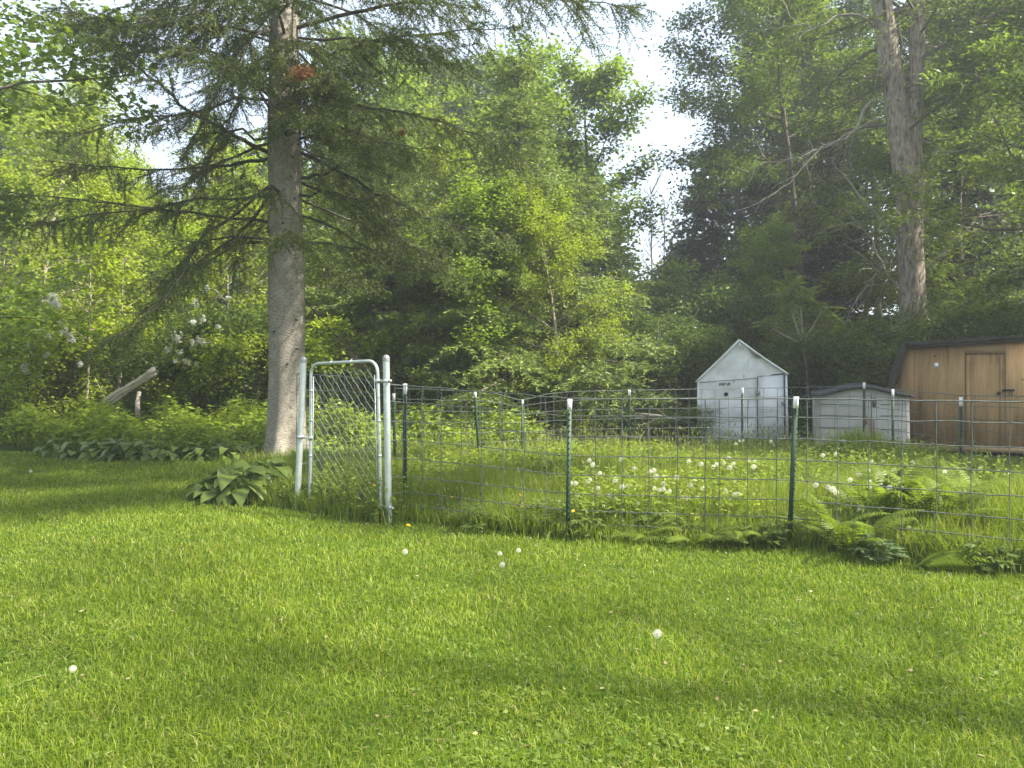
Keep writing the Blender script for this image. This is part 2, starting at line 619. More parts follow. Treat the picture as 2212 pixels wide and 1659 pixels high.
x, y = rnd.uniform(-2.4, 7, 11000), rnd.uniform(7.3, 16.5, 11000)
kp = in_pen(x, y) & (np.sin(x * 1.7 + 2) * np.sin(y * 1.3 + x * .6) > -.1)
leafy_cover('pen_weeds', 'bushy leafy weeds mixed into the tall pen grass', 'weeds', M['cover'], 14, x[kp], y[kp], .53 - .28 * sstep(12.5, 14.5, y[kp]), .065, .45, nper=9, bend=.2)

# rough grass round the foot of the spruce
x, y = rnd.normal(-3.75, .55, 5200), rnd.normal(12.9, .75, 5200)
x[:1700], y[:1700] = rnd.normal(-2.85, .28, 1700), rnd.normal(9.65, .22, 1700)
kp = (np.hypot(x + 4.09, y - 13.9) > .42) & (y > 9.0)
x, y = x[kp], y[kp]
g = Geo()
grass_blades(g, np.stack([x, y, np.zeros_like(x)], -1), rnd.uniform(.12, .42, len(x)), rnd.uniform(.006, .013, len(x)), rnd, lean=.5)
tag(g.obj('trunk_grass', M['meadow']), 'long rough grass round the foot of the spruce', 'grass', kind='stuff')

# planted bed left of and behind the spruce
def bed_points(n, rnd):
    y = rnd.uniform(14.2, 19.0, n)
    x = rnd.uniform(-11.0, .6, n)
    near = np.interp(x, [-11, -9, -8.2, -4.8, -3.6, -2.4, -1, .6], [16.2, 15.6, 14.7, 13.9, 14.6, 14.2, 14.6, 15.6])
    kp = y > near + .15
    return x[kp], y[kp]


x, y = bed_points(9000, rnd)
leafy_cover('bed_groundcover', 'leafy yellow green groundcover filling the planted bed', 'groundcover', M['cover'], 12, x, y, (.38 + .50 * sstep(14.4, 16.0, y)) * (.7 + .5 * np.sin(x * 1.9 + y * 1.3) ** 2), .13, .42, nper=9)
x, y = rnd.uniform(-18, 13, 5200), rnd.uniform(17.6, 27, 5200)
kp = ~((x > 3.6) & (x < 6.6) & (y < 19.8)) & ~((x > 7) & (y < 18.6))
leafy_cover('forest_undergrowth', 'dark leafy undergrowth at the edge of the woods', 'undergrowth', M['hazel'], 13, x[kp], y[kp], 1.0, .16, .5, nper=12)


# ------------------------------------------------------------------ trees
def path_from(p0, d0, L, n, rnd, lift=0., wig=.08):
    p = np.array(p0, float)
    d = unit(np.array(d0, float))
    out = [p.copy()]
    for i in range(n):
        d = unit(d + np.array([0, 0, lift / n]) + rnd.normal(0, wig, 3))
        p = p + d * L / n
        out.append(p.copy())
    return np.array(out)


def along(path, s):
    s = np.clip(s, 0, 1) * (len(path) - 1)
    i = np.minimum(s.astype(int), len(path) - 2)
    f = (s - i)[:, None]
    return path[i] * (1 - f) + path[i + 1] * f, unit(path[i + 1] - path[i])


def scatter_leaves(g, anchors, nleaf, ls, spread, rnd, wr=.7, flat=.55, tilt=.5, outward=None):
    n = len(anchors)
    c = np.repeat(anchors, nleaf, 0)
    m = len(c)
    c = c + rnd.normal(0, spread, (m, 3)) * np.array([1, 1, flat])
    nn = unit(np.array([0, 0, 1.]) + rnd.normal(0, tilt, (m, 3)))
    d = rnd.normal(0, 1, (m, 3)) * np.array([1, 1, .35]) + np.array([0, 0, -.25])
    d = unit(d - nn * np.sum(d * nn, -1, keepdims=True))
    L = ls * rnd.uniform(.65, 1.3, m)
    leaf_quads(g, c, d, nn, L, L * wr)


def decid(name, label, cat, loc, seed, H, R, base=.2, nmain=22, nsub=7, ntw=4, nleaf=24, ls=.11, tr=.13, spread=.2, wr=.7,
          leaf='maple', bark='bark', rz=0, group=None, lean=(0, 0), e0=10, e1=70, prof_pow=.7, stems=1, flat=.55, rmin=.004):
    rnd = np.random.default_rng(seed)
    root = thing(name, label, cat, loc, rz, group)
    gt, gc = Geo(), Geo()
    anchors = []
    for st in range(stems):
        sd = np.array([lean[0], lean[1], 1.])
        off = np.zeros(3)
        if stems > 1:
            a = st * 6.283 / stems + rnd.uniform(-.4, .4)
            sd = sd + np.array([math.cos(a), math.sin(a), 0]) * rnd.uniform(.1, .4)
            off = np.array([math.cos(a), math.sin(a), 0]) * R * .12
        Hs = H * (rnd.uniform(.75, 1) if stems > 1 else 1)
        trunk = path_from(off + np.array([0, 0, -.15]), sd, Hs * .93, 10, rnd, .12, .035)
        rr = tr * (1 - np.linspace(0, 1, 11) * .88)
        rr[0] *= 1.25
        tube(gt, trunk, rr, 9 if tr > .06 else 5)
        nm = max(4, nmain // stems)
        for i in range(nm):
            rel = (i + rnd.uniform(.1, .9)) / nm
            t = base + (1 - base) * rel
            p0, _ = along(trunk, np.array([t]))
            az = i * 2.4 + rnd.uniform(-.5, .5) + st
            el = R_(e0 + (e1 - e0) * rel + rnd.normal(0, 8))
            L = R * math.sin(math.pi * (.17 + .76 * rel)) ** prof_pow * rnd.uniform(.72, 1.18) / (1.25 if stems > 1 else 1)
            d = np.array([math.cos(az) * math.cos(el), math.sin(az) * math.cos(el), math.sin(el)])
            mp = path_from(p0[0], d, L, 6, rnd, rnd.uniform(-.25, .3), .1)
            r0 = max(rmin, tr * (1 - t) * .42 + .008)
            tube(gt, mp, np.linspace(r0, r0 * .3, 7), 5, False)
            ss = np.linspace(.22, 1, nsub) + rnd.uniform(-.05, .05, nsub)
            q, dd = along(mp, ss)
            for k in range(nsub):
                sl = (L * .42 * (1 - .45 * ss[k]) + .15) * rnd.uniform(.6, 1.2)
                lat = rnd.normal(0, 1, 3) * np.array([1, 1, .6])
                sdv = unit(dd[k] * .7 + unit(lat) * .8)
                sp = path_from(q[k], sdv, sl, 3, rnd, rnd.uniform(-.3, .25), .12)
                tube(gt, sp, np.linspace(max(rmin, r0 * .35), rmin * .7, 4), 3, False)
                ax, _ = along(sp, np.linspace(.3, 1, ntw))
                anchors.append(ax + rnd.normal(0, .08, ax.shape))
    anchors = np.concatenate(anchors)
    scatter_leaves(gc, anchors, nleaf, ls, spread, rnd, wr, flat)
    gt.obj('trunk', M[bark], root, True)
    gc.obj('crown', M[leaf], root)
    return root


def needle_sprays(g, paths_p, paths_d, L, W, rnd, per=3):
    """triangular needles round twig samples: positions and twig directions"""
    n = len(paths_p)
    c = np.repeat(paths_p, per, 0)
    d0 = np.repeat(paths_d, per, 0)
    r = unit(rnd.normal(0, 1, (n * per, 3)) * np.array([1, 1, .8]) + np.array([0, 0, .15]))
    d = unit(d0 * .75 + r * .75)
    nn = unit(np.cross(d, rnd.normal(0, 1, (n * per, 3))))
    blade_tris(g, c, d, nn, L * rnd.uniform(.7, 1.25, n * per), W)


def bough(gw, gn, path, r0, rnd, L, twstep=.14, twmax=.75, bare=.2, nl=.06, nw=.014, per=3, step=.05, droop=.25, dead=0., wood=True, keep=1.):
    """a conifer limb: wood, side twigs in a drooping plane, needles"""
    tube(gw, path, np.linspace(r0, max(.004, r0 * .18), len(path)), 5, False)
    n = max(4, int(L / twstep))
    s = np.clip(np.linspace(bare, 1, n) + rnd.uniform(-.06, .06, n), 0, 1)
    q, dd = along(path, s)
    side = unit(np.cross(dd, np.array([0, 0, 1.])))
    for k in range(n):
        for sg in (-1, 1):
            if rnd.uniform() > keep:
                continue
            tl = min(twmax, .5 * L * (1.08 - s[k]) ** .8) * rnd.uniform(.35, 1.35) + .06
            d = unit(dd[k] * rnd.uniform(.4, .9) + sg * side[k] * rnd.uniform(.6, 1) + np.array([0, 0, -droop * rnd.uniform(.2, 1.6)]))
            e = q[k] + d * tl + np.array([0, 0, -droop * tl * .35])
            mid = (q[k] + e) / 2 + np.array([0, 0, .05 * tl]) + rnd.normal(0, .02, 3)
            tp = np.array([q[k], mid, e])
            if wood:
                tube(gw, tp, [max(.0035, r0 * .16), .003, .002], 3, False)
            if rnd.uniform() < dead:
                # bare side shoots
                for j in range(3):
                    b0, bd = along(tp, np.array([rnd.uniform(.2, .95)]))
                    e2 = b0[0] + unit(bd[0] + rnd.normal(0, .8, 3)) * tl * rnd.uniform(.25, .6)
                    tube(gw, [b0[0], (b0[0] + e2) / 2 + rnd.normal(0, .015, 3), e2], [.003, .0025, .0015], 3, False)
                continue
            m = max(3, int(tl / step))
            pp, pd = along(tp, np.linspace(.08, 1, m))
            needle_sprays(gn, pp, pd, nl, nw, rnd, per)
            # second-order shoots
            for j in range(max(1, int(tl / .11))):
                b0, bd = along(tp, np.array([rnd.uniform(.1, .9)]))
                sl = tl * rnd.uniform(.2, .45)
                d2 = unit(bd[0] * .8 + rnd.normal(0, .6, 3) + np.array([0, 0, -droop]))
                m2 = max(2, int(sl / step))
                pp = b0[0] + d2 * np.linspace(.1, 1, m2)[:, None] * sl
                needle_sprays(gn, pp, np.repeat(d2[None], m2, 0), nl, nw, rnd, per)


def conifer(name, label, cat, loc, seed, H, R, z0=.4, whorls=22, perw=5, tr=.12, leaf='fir', droop=.3, nl=.085, nw=.022, per=4, step=.06,
            twstep=.2, rz=0, group=None, up=.1, keep=1.):
    rnd = np.random.default_rng(seed)
    root = thing(name, label, cat, loc, rz, group)
    gt, gw, gn = Geo(), Geo(), Geo()
    tr_p = path_from([0, 0, -.1], [0, 0, 1], H + .1, 10, rnd, 0, .01)
    tube(gt, tr_p, tr * (1 - np.linspace(0, 1, 11) * .93), 8)
    for w in range(whorls):
        rel = (w + rnd.uniform(0, .6)) / whorls
        z = z0 + (H - z0) * rel
        for k in range(perw):
            L = (R * (1 - rel) ** .8 + .12) * rnd.uniform(.7, 1.12)
            az = 6.283 * k / perw + w * 1.1 + rnd.uniform(-.3, .3)
            s = np.linspace(0, 1, 6)
            rad = np.stack([np.cos(az) * s * L, np.sin(az) * s * L, z - droop * L * s ** 1.3 + up * L * s ** 3 + rnd.uniform(-.15, .15)], -1)
            bough(gw, gn, rad, .012 + .012 * L, rnd, L, twstep, .7, .15, nl, nw, per, step, droop, wood=False, keep=keep)
    tube_parent = gt
    tube_parent.v += gw.v
    tube_parent.f += [f + gt.n for f in gw.f]
    gt.obj('trunk', M['bark'], root, True)
    gn.obj('crown', M[leaf], root)
    return root


def smooth(a, n):
    """Catmull-Rom curve through the points a, n samples"""
    a = np.asarray(a, float)
    b = np.concatenate([[2 * a[0] - a[1]], a, [2 * a[-1] - a[-2]]])
    t = np.linspace(0, len(a) - 1 - 1e-6, n)
    i = t.astype(int)
    f = (t - i)[:, None]
    p0, p1, p2, p3 = b[i], b[i + 1], b[i + 2], b[i + 3]
    return .5 * (2 * p1 + (p2 - p0) * f + (2 * p0 - 5 * p1 + 4 * p2 - p3) * f ** 2 + (3 * p1 - p0 - 3 * p2 + p3) * f ** 3)


def at(U, Y):
    x = XU(U, Y)
    return (x, Y, float(hgt(x, Y)))


# --- the big spruce by the gate
def big_spruce():
    rnd = np.random.default_rng(77)
    bx, by = XU(617, 13.9), 13.9
    root = thing('spruce_tree', 'tall spruce with bare grey trunk standing just behind the metal gate', 'tree', (bx, by, 0))
    O = np.array([bx, by, 0])
    g = Geo()
    zz = np.concatenate([[-.1, .05, .25, .6, 1.0], np.linspace(1.6, 17, 24)])
    th = np.arange(40) * 2 * math.pi / 40
    rr = np.interp(zz, [-.1, .05, .25, .6, 1.2, 2.5, 4.5, 9, 17], [.41, .375, .345, .325, .315, .32, .30, .255, .06])
    V = []
    for i, (z, r) in enumerate(zip(zz, rr)):
        flare = .085 * max(0, 1 - z / .8) ** 1.5 * (np.cos(th * 4 + .7) + .4) + .026 * max(0, 1 - z / 2.2) * np.cos(th * 5 + 1.5) + .014 * np.cos(th * 3 + z * .5) + .008 * np.cos(th * 7 - z)
        lump = .012 * np.sin(z * 2.3 + th * 2)
        V.append(np.stack([(r + flare * r / .32 + lump) * np.cos(th) + .03 * np.sin(z * .5), (r + flare + lump) * np.sin(th), np.full(40, z)], -1))
    V = np.array(V)
    n, k = len(zz), 40
    i = np.arange(n - 1)[:, None] * k
    j = np.arange(k)[None]
    g.add(V.reshape(-1, 3), np.stack([i + j, i + (j + 1) % k, i + k + (j + 1) % k, i + k + j], -1).reshape(-1, 4))
    g.obj('trunk', M['sprucebark'], root, True)
    for kk in range(13):
        z, az = rnd.uniform(.9, 5.2), rnd.uniform(-2.9, -.2)
        r = np.interp(z, [0, 2.5, 4.5, 9], [.33, .32, .30, .255]) - .02
        d = np.array([math.cos(az), math.sin(az), rnd.uniform(-.2, .3)])
        l = rnd.uniform(.04, .12)
        p0 = np.array([d[0] * r, d[1] * r, z])
        gs = Geo()
        tube(gs, [p0, p0 + d * .035, p0 + d * (.03 + l)], [.030, .014, rnd.uniform(.006, .012)], 7)
        gs.obj('branch_stub', M['twig'], root)
    gn = Geo()

    def limb(path, r0, **kw):
        gw = Geo()
        path = np.asarray(path)
        L = np.linalg.norm(np.diff(path, axis=0), axis=1).sum()
        bough(gw, gn, path, r0, rnd, L, **kw)
        gw.obj('limb', M['twig'], root, True)

    def px(pts, Ys):
        a = np.array([P(u, v, Y) - O for (u, v), Y in zip(pts, Ys)])
        p = smooth(a, 22)
        p[1:-1] += rnd.normal(0, .012, (20, 3))
        return p

    dark = dict(nl=.055, nw=.016, step=.038, per=4, twstep=.13, droop=.4)
    # limbs read off the photograph: pixel positions with their own distances
    limb(px([(585, 400), (500, 470), (433, 516), (397, 589), (353, 649), (293, 703), (225, 738)], [13.8, 13.3, 12.9, 12.5, 12.1, 11.8, 11.5]), .030, bare=.25, dead=.0, **dark)
    limb(px([(582, 425), (520, 500), (455, 548), (397, 588), (350, 620)], [13.9, 13.9, 13.9, 13.8, 13.8]), .034, bare=.2, dead=.55, **dark)
    limb(px([(582, 480), (470, 466), (300, 446), (150, 428), (-40, 408)], [13.9, 13.7, 13.5, 13.3, 13.1]), .032, bare=.12, dead=.7, **dark)
    limb(px([(582, 343), (470, 358), (350, 367), (230, 360), (110, 348)], [13.9, 14.1, 14.4, 14.7, 15]), .036, bare=.15, dead=.6, **dark)
    limb(px([(582, 330), (500, 290), (400, 233), (333, 173), (230, 90), (130, 0)], [13.8, 13.5, 13.2, 12.9, 12.5, 12.2]), .045, bare=.2, dead=.6, **dark)
    limb(px([(590, 250), (547, 187), (500, 250), (467, 300), (440, 360), (433, 427)], [13.8, 13.5, 13.3, 13.1, 13, 13]), .026, bare=.2, dead=.6, **dark)
    limb(px([(600, 60), (527, 93), (480, 180), (430, 275), (400, 330)], [13.8, 13.2, 12.9, 12.7, 12.6]), .032, bare=.2, dead=.5, **dark)
    limb(px([(585, 210), (480, 120), (400, 105), (290, 65), (150, 40)], [13.9, 13.7, 13.5, 13.2, 13]), .034, bare=.2, dead=.5, **dark)
    limb(px([(585, 150), (480, 140), (350, 105), (230, 92)], [13.9, 14.2, 14.6, 15]), .032, bare=.2, dead=.5, **dark)
    limb(px([(652, 384), (710, 373), (745, 335), (775, 285), (790, 250)], [13.6, 13.2, 12.9, 12.8, 12.7]), .034, bare=.3, dead=.5, **dark)
    limb(px([(650, 330), (737, 372), (840, 430), (960, 480), (1100, 505)], [13.9, 13.7, 13.6, 13.5, 13.4]), .036, bare=.25, dead=.15, **dark)
    limb(px([(652, 395), (760, 440), (830, 500), (910, 540), (1000, 600)], [13.9, 14.2, 14.5, 14.8, 15]), .034, bare=.25, dead=.02, **dark)
    limb(px([(653, 467), (700, 482), (760, 515), (840, 560), (930, 590)], [13.9, 14, 14.2, 14.4, 14.5]), .028, bare=.2, dead=.75, **dark)
    limb(px([(650, 250), (760, 230), (900, 250), (1050, 300), (1150, 360)], [13.9, 13.9, 13.9, 14, 14]), .036, bare=.3, dead=.2, **dark)
    limb(px([(650, 180), (690, 130), (800, 90), (950, 70), (1120, 60)], [13.9, 13.6, 13.3, 13, 12.8]), .036, bare=.25, dead=.1, **dark)
    limb(px([(640, 60), (800, 20), (1000, -10), (1200, 0), (1370, 15)], [13.9, 13.7, 13.5, 13.3, 13.1]), .04, bare=.25, dead=.0, **dark)
    limb(px([(652, 640), (690, 690), (740, 740), (790, 790)], [13.95, 14.1, 14.3, 14.5]), .018, bare=.3, dead=.9, **dark)
    # the rest of its whorls
    for w in range(15):
        z = 4.1 + w * .86 + rnd.uniform(-.2, .2)
        for kk in range(5):
            az = kk * 1.257 + w * 1.9 + rnd.uniform(-.35, .35)
            Lb = np.interp(z, [4, 8, 17], [4.2, 3.9, .7]) * rnd.uniform(.7, 1.1)
            if math.sin(az) < -.55 and z < 6.5:
                Lb *= .55
            elif math.cos(az) > .1 and math.sin(az) < .35 and z < 7:
                Lb *= .6
            s = np.linspace(0, 1, 8)
            p = np.stack([np.cos(az) * (.26 + s * Lb), np.sin(az) * (.26 + s * Lb), z + .10 * Lb * s - .34 * Lb * s ** 1.6 + .12 * Lb * s ** 4], -1)
            left = math.cos(az) < -.2
            p[1:-1] += rnd.normal(0, .05, p[1:-1].shape)
            limb(p, .03, bare=.25, dead=(.55 if left else .2) if z < 7 else .05, **(dark if z < 10 else dict(nl=.09, nw=.025, step=.1, per=3, twstep=.3, droop=.3)))
    for kk in range(16):
        z = 6.1 + kk * .2 + rnd.uniform(-.1, .1)
        az = -1.57 + rnd.uniform(-1.1, 1.1)
        Lb = rnd.uniform(1.3, 2.6)
        s = np.linspace(0, 1, 8)
        p = np.stack([np.cos(az) * (.24 + s * Lb), np.sin(az) * (.24 + s * Lb), z + .12 * Lb * s - .45 * Lb * s ** 1.6], -1)
        p[1:-1] += rnd.normal(0, .03, p[1:-1].shape)
        limb(p, .022, bare=.2, dead=.15, **dark)
    gn.obj('crown', M['spruce'], root)
    # dead brown spray hanging at the trunk
    for (u, v, Y, s) in ((652, 160, 11.9, .24), (868, 287, 13.6, .07)):
        gr = Geo()
        c = P(u, v, Y) - O
        n = int(420 * s / .26)
        pts = c + rnd.normal(0, s * .38, (n, 3)) * np.array([1.15, .7, .55])
        needle_sprays(gr, pts, unit(rnd.normal(0, 1, (n, 3)) + np.array([0, 0, -.4])), .06, .012, rnd, 3)
        tag(gr.obj('dead_spray', M['rust'], root), 'rust brown dead needles')
    return root


big_spruce()


# --- the double-trunk tree behind the brown shed
def double_trunk():
    rnd = np.random.default_rng(31)
    Y = 21.5
    b = at(1975, Y)
    O = np.array(b)
    root = thing('fork_tree', 'large old tree whose furrowed trunk forks in two above the brown shed', 'tree', b)
    g = Geo()

    def trunk(pts, rad):
        a = np.array([P(u, v, Y) - O for u, v in pts])
        a[:, 1] += rnd.normal(0, .03, len(a))
        t = np.linspace(0, len(a) - 1, 26)
        pp = np.stack([np.interp(t, np.arange(len(a)), a[:, c]) for c in range(3)], -1)
        pp[1:-1] += rnd.normal(0, .012, (24, 3)) * [1, 1, 0]
        tube(g, pp, np.interp(t, np.arange(len(a)), rad) * (1 + rnd.normal(0, .03, 26)), 18, False)
        return pp
    a0 = P(1975, 830, Y) - O
    t1 = trunk([(1978, 900), (1975, 700), (1968, 560), (1962, 420), (1948, 300), (1925, 150), (1905, 0), (1890, -200), (1870, -500)], np.array([.42, .36, .33, .32, .32, .28, .26, .22, .1]))
    t2 = trunk([(1972, 560), (1970, 430), (1968, 320), (1976, 200), (1980, 100), (1982, 0), (1990, -200), (2010, -520)], np.array([.30, .32, .29, .22, .20, .19, .17, .08]))
    g.obj('trunk', M['furrow'], root, True)
    gw, gl, gd = Geo(), Geo(), Geo()
    # dead grey branches
    for pts, r in (([(1940, 520), (1895, 470), (1840, 400), (1800, 350)], .06), ([(1950, 640), (1900, 560), (1870, 500), (1810, 480)], .03),
                   ([(1900, 255), (1840, 285), (1770, 320), (1690, 350), (1630, 325)], .03), ([(2000, 580), (2060, 520), (2130, 460), (2240, 425)], .05),
                   ([(1985, 470), (2050, 480), (2100, 500), (2160, 470)], .025), ([(1930, 80), (1940, 50), (1935, 100), (1905, 140)], .03),
                   ([(1880, 220), (1850, 270), (1820, 300), (1760, 330), (1700, 400), (1650, 425)], .04), ([(1990, 100), (2060, 110), (2120, 160), (2180, 200)], .04),
                   ([(1930, 560), (1880, 600), (1850, 660)], .02), ([(1985, 300), (2050, 330), (2130, 300)], .03), ([(1900, 60), (1830, 30), (1760, 60), (1700, 30)], .04)):
        dy = rnd.uniform(-.9, -.1)
        a = np.array([P(u, v, Y + dy * i / len(pts)) - O for i, (u, v) in enumerate(pts)])
        pp = smooth(a, 14)
        pp[1:] += rnd.normal(0, .03, (13, 3))
        tube(gd, pp, np.linspace(r, .008, 14), 5, False)
        for j in range(9):
            q, d = along(pp, np.array([rnd.uniform(.2, 1)]))
            e = path_from(q[0], unit(d[0] + rnd.normal(0, .7, 3)), rnd.uniform(.4, 1.3), 4, rnd, -.3, .2)
            tube(gd, e, np.linspace(.012, .005, 5), 3, False)
            e2 = path_from(e[2], unit(rnd.normal(0, 1, 3)), rnd.uniform(.3, .6), 3, rnd, -.3, .2)
            tube(gd, e2, np.linspace(.008, .004, 4), 3, False)
    gd.obj('dead_branches', M['paletwig'], root, True)
    # leafy limbs
    anchors = []
    for tp in (t1, t2):
        for i in range(22):
            s = rnd.uniform(.36, 1)
            q, _ = along(tp, np.array([s]))
            az = rnd.uniform(0, 6.283)
            el = R_(rnd.uniform(-15, 35))
            L = rnd.uniform(1.6, 4.2)
            mp = path_from(q[0], [math.cos(az) * math.cos(el), math.sin(az) * math.cos(el), math.sin(el)], L, 6, rnd, -.35, .1)
            tube(gw, mp, np.linspace(.05, .012, 7), 5, False)
            for k in range(6):
                q2, d2 = along(mp, np.array([rnd.uniform(.3, 1)]))
                sp = path_from(q2[0], unit(d2[0] + rnd.normal(0, .6, 3)), rnd.uniform(.4, 1.1), 3, rnd, -.2, .1)
                tube(gw, sp, np.linspace(.012, .005, 4), 3, False)
                ax, _ = along(sp, np.linspace(.3, 1, 4))
                anchors.append(ax)
    scatter_leaves(gl, np.concatenate(anchors), 18, .15, .22, rnd, .34, .4, .4)
    gw.obj('limbs', M['bark'], root, True)
    gl.obj('crown', M['ash'], root)


double_trunk()

T = {}
# maple: bright broadleaf tree against the sky gap
T['maple'] = decid('maple_tree', 'rounded bright green maple with its edge against the sky gap', 'tree', at(1262, 27), 101, 12.2, 3.1, .14, 27, 8, 4, 30, .135, .16, .24, .8, 'maple', e1=60)
dup(T['maple'], 'tall maple between the rounded maple and the spruce trunk', at(1075, 31), 2.1, 1.22)
dup(T['maple'], 'maple seen through the spruce limbs just right of its trunk', at(830, 29), 4.0, 1.18)
T['bright'] = decid('broadleaf_tree', 'sunlit yellow green tree at the left edge of the woods', 'tree', at(70, 24), 102, 11.5, 3.4, .1, 27, 8, 4, 30, .12, .13, .24, .75, 'bright', 'palebark', e1=60)
dup(T['bright'], 'sunlit yellow green tree behind the white lilac, left of the spruce', at(300, 27), 1.3, .84)
dup(T['bright'], 'yellow green tree directly behind the spruce trunk', at(560, 28), 2.9, .90)
dup(T['bright'], 'yellow green tree above the gate, right of the spruce trunk', at(770, 23.5), 5.1, .62)
dup(T['bright'], 'pale green tree rising above the brush left of the sky gap', at(960, 26), 3.7, .85)
dup(T['bright'], 'yellow green tree behind the leaning log at the far left', at(170, 31), 3.9, 1.0)
# slender tall trees right of the gap
T['slender'] = decid('slender_tree', 'tall slim tree with a bare lower trunk on the right of the sky gap', 'tree', at(1590, 33), 103, 19.5, 3.1, .42, 27, 8, 4, 34, .16, .17, .32, .6, 'dark', e0=-5, e1=55, prof_pow=.6)
dup(T['slender'], 'tall dark tree between the slim gap tree and the forked tree', at(1720, 32), 2.2, .98)
dup(T['slender'], 'tall dark tree behind the forked trunk at right', at(1900, 33), 4.2, 1.0)
dup(T['slender'], 'tall dark tree at the far right edge behind the brown shed', at(2180, 30), .7, .95)
T['ash'] = decid('ash_tree', 'ash like tree with drooping narrow leaves at the right edge', 'tree', at(2235, 19.5), 104, 13, 3.6, .16, 27, 8, 4, 40, .16, .16, .25, .36, 'ash', e0=-10, e1=50, flat=.4)
dup(T['ash'], 'yellow green leafy tree left of the forked trunk, high above the white shed', at(1740, 26.5), 2.0, (1.05, 1.05, 1.22))
dup(T['ash'], 'leafy tree just right of the forked trunk', at(2080, 24.5), 3.3, 1.1)
# near maple overhanging the top left corner
decid('overhanging_maple', 'dark leaved maple overhanging the top left corner of the yard', 'tree', (-11.0, 11.4, 0), 105, 11.5, 4.8, .22, 26, 8, 4, 34, .13, .17, .26, .85, 'maple', e0=0, e1=55)
# saplings with pale stems
T['sapling'] = decid('pale_sapling', 'thin pale stemmed sapling in front of the lilac at left', 'sapling', at(182, 18.4), 106, 6.2, 1.5, .35, 15, 5, 3, 22, .10, .045, .16, .7, 'bright', 'palebark')
for U, Y, rz, sc, lb in ((255, 19.5, 1, 1.0, 'thin pale sapling behind the leaning log'), (405, 20.5, 2, .95, 'thin sapling between the two lilac bushes'),
                         (1045, 18.2, 4.4, .72, 'pale sapling behind the leaning wire post in the back fence'), (505, 22.5, 3, 1.15, 'tall thin sapling just left of the spruce trunk'),
                         (700, 21.5, 5, 1.05, 'thin sapling framed by the metal gate'), (20, 21, 2.6, 1.2, 'tall thin sapling at the far left edge')):
    dup(T['sapling'], lb, at(U, Y), rz, sc)
# firs and spruces
T['fir'] = conifer('fir_tree', 'light green fir with layered drooping boughs behind the back fence', 'tree', at(1110, 19.2), 201, 9.4, 2.9, .7, 24, 6, .13, 'fir', .28, .095, .030, 4, .065, .19)
T['fir'].scale = (1.5, 1.25, 1.02)
dup(T['fir'], 'light green fir close behind the spruce trunk and gate', at(845, 20.6), 1.2, (1.35, 1.2, .9))
dup(T['fir'], 'smaller light green fir left of the sky gap', at(1270, 22.5), 2.3, (1.3, 1.2, .80))
T['spruce'] = conifer('dark_spruce', 'dark spruce below the slim tree on the right of the sky gap', 'tree', at(1530, 35), 202, 10.5, 2.6, .5, 20, 6, .13, 'darkspruce', .3, .15, .055, 4, .11, .24)
dup(T['spruce'], 'dark spruce behind the apex of the white shed', at(1640, 27), .8, .82)
dup(T['spruce'], 'dark spruce between the white shed and forked tree', at(1800, 27), 2.0, .95)
dup(T['spruce'], 'dark spruce in the shade behind the brown shed', at(2090, 27), 3.0, 1.0)
dup(T['spruce'], 'short dark spruce at the foot of the sky gap', at(1375, 34), 4.0, .45)
# shrubs
T['shrub'] = decid('shrub', 'tall shrub with small leaves beside the brown shed roof', 'shrub', at(1850, 18.6), 107, 3.1, 1.7, .06, 28, 7, 3, 36, .075, .03, .17, .6, 'hazel', 'twig', e0=5, e1=65, stems=4)
SH = [(1960, 19.6, .3, (1.1, 1.1, 1.1), 'shrub rising behind the left corner of the brown shed roof'),
      (2110, 19.2, 1.7, (1.2, 1.1, 1.18), 'shrub rising behind the middle of the brown shed roof'),
      (2230, 20.4, 1.9, (1.2, 1.1, 1.3), 'shrub behind the brown shed at the right edge'),
      (1760, 20.5, 2.5, (.9, .9, 1.0), 'dark shrub between the white and grey sheds'),
      (1480, 19.6, 1.2, (1.0, 1.0, 1.05), 'dark shrub touching the left side of the white shed'),
      (1370, 21.0, 3.1, (1.2, 1.1, 1.2), 'dark shrub behind the back fence, below the sky gap'),
      (1600, 22.5, .9, (1.5, 1.2, 1.5), 'tall dark shrub directly behind the white shed roof'),
      (1250, 20.6, 4.4, (1.1, 1.1, .95), 'shrub behind the fence at the foot of the rounded maple'),
      (1470, 16.6, 5.0, (.5, .5, .32), 'low brushy shrub heaped beside the white shed'),
      (1000, 22.0, 2.2, (1.2, 1.2, 1.15), 'shrub in shade behind the pale sapling and back fence'),
      (1460, 25.5, 1.2, (1.6, 1.5, 1.7), 'big dark shrub left of the white shed, deep in the shade')]
for U, Y, rz, sc, lb in SH:
    dup(T['shrub'], lb, at(U, Y), rz, sc)
T['leafy'] = decid('leafy_shrub', 'bright leaved shrub seen through the top of the gate', 'shrub', at(745, 18.8), 108, 3.0, 1.6, .06, 26, 7, 3, 26, .10, .03, .17, .8, 'bright', 'twig', e0=0, e1=60, stems=4)
for U, Y, rz, sc, lb in ((960, 19.2, 1, 1.0, 'bright maple leaved shrub behind the first green fence posts'), (490, 18.6, 2, .9, 'bright shrub between the second lilac and the spruce trunk'),
                         (90, 19.6, 4, 1.05, 'bright shrub behind the lilac at the far left'), (1120, 20.6, 5, .85, 'bright shrub under the light green fir'),
                         (640, 22.5, 2.4, 1.3, 'bright shrub hidden behind the spruce trunk'), (320, 21.5, .4, 1.25, 'bright shrub behind the leaning log')):
    dup(T['leafy'], lb, at(U, Y), rz, sc)
dup(T['maple'], 'half grown bright maple in front of the light green fir, behind the back fence', at(1000, 17.9), 1.6, (.60, .60, .50))
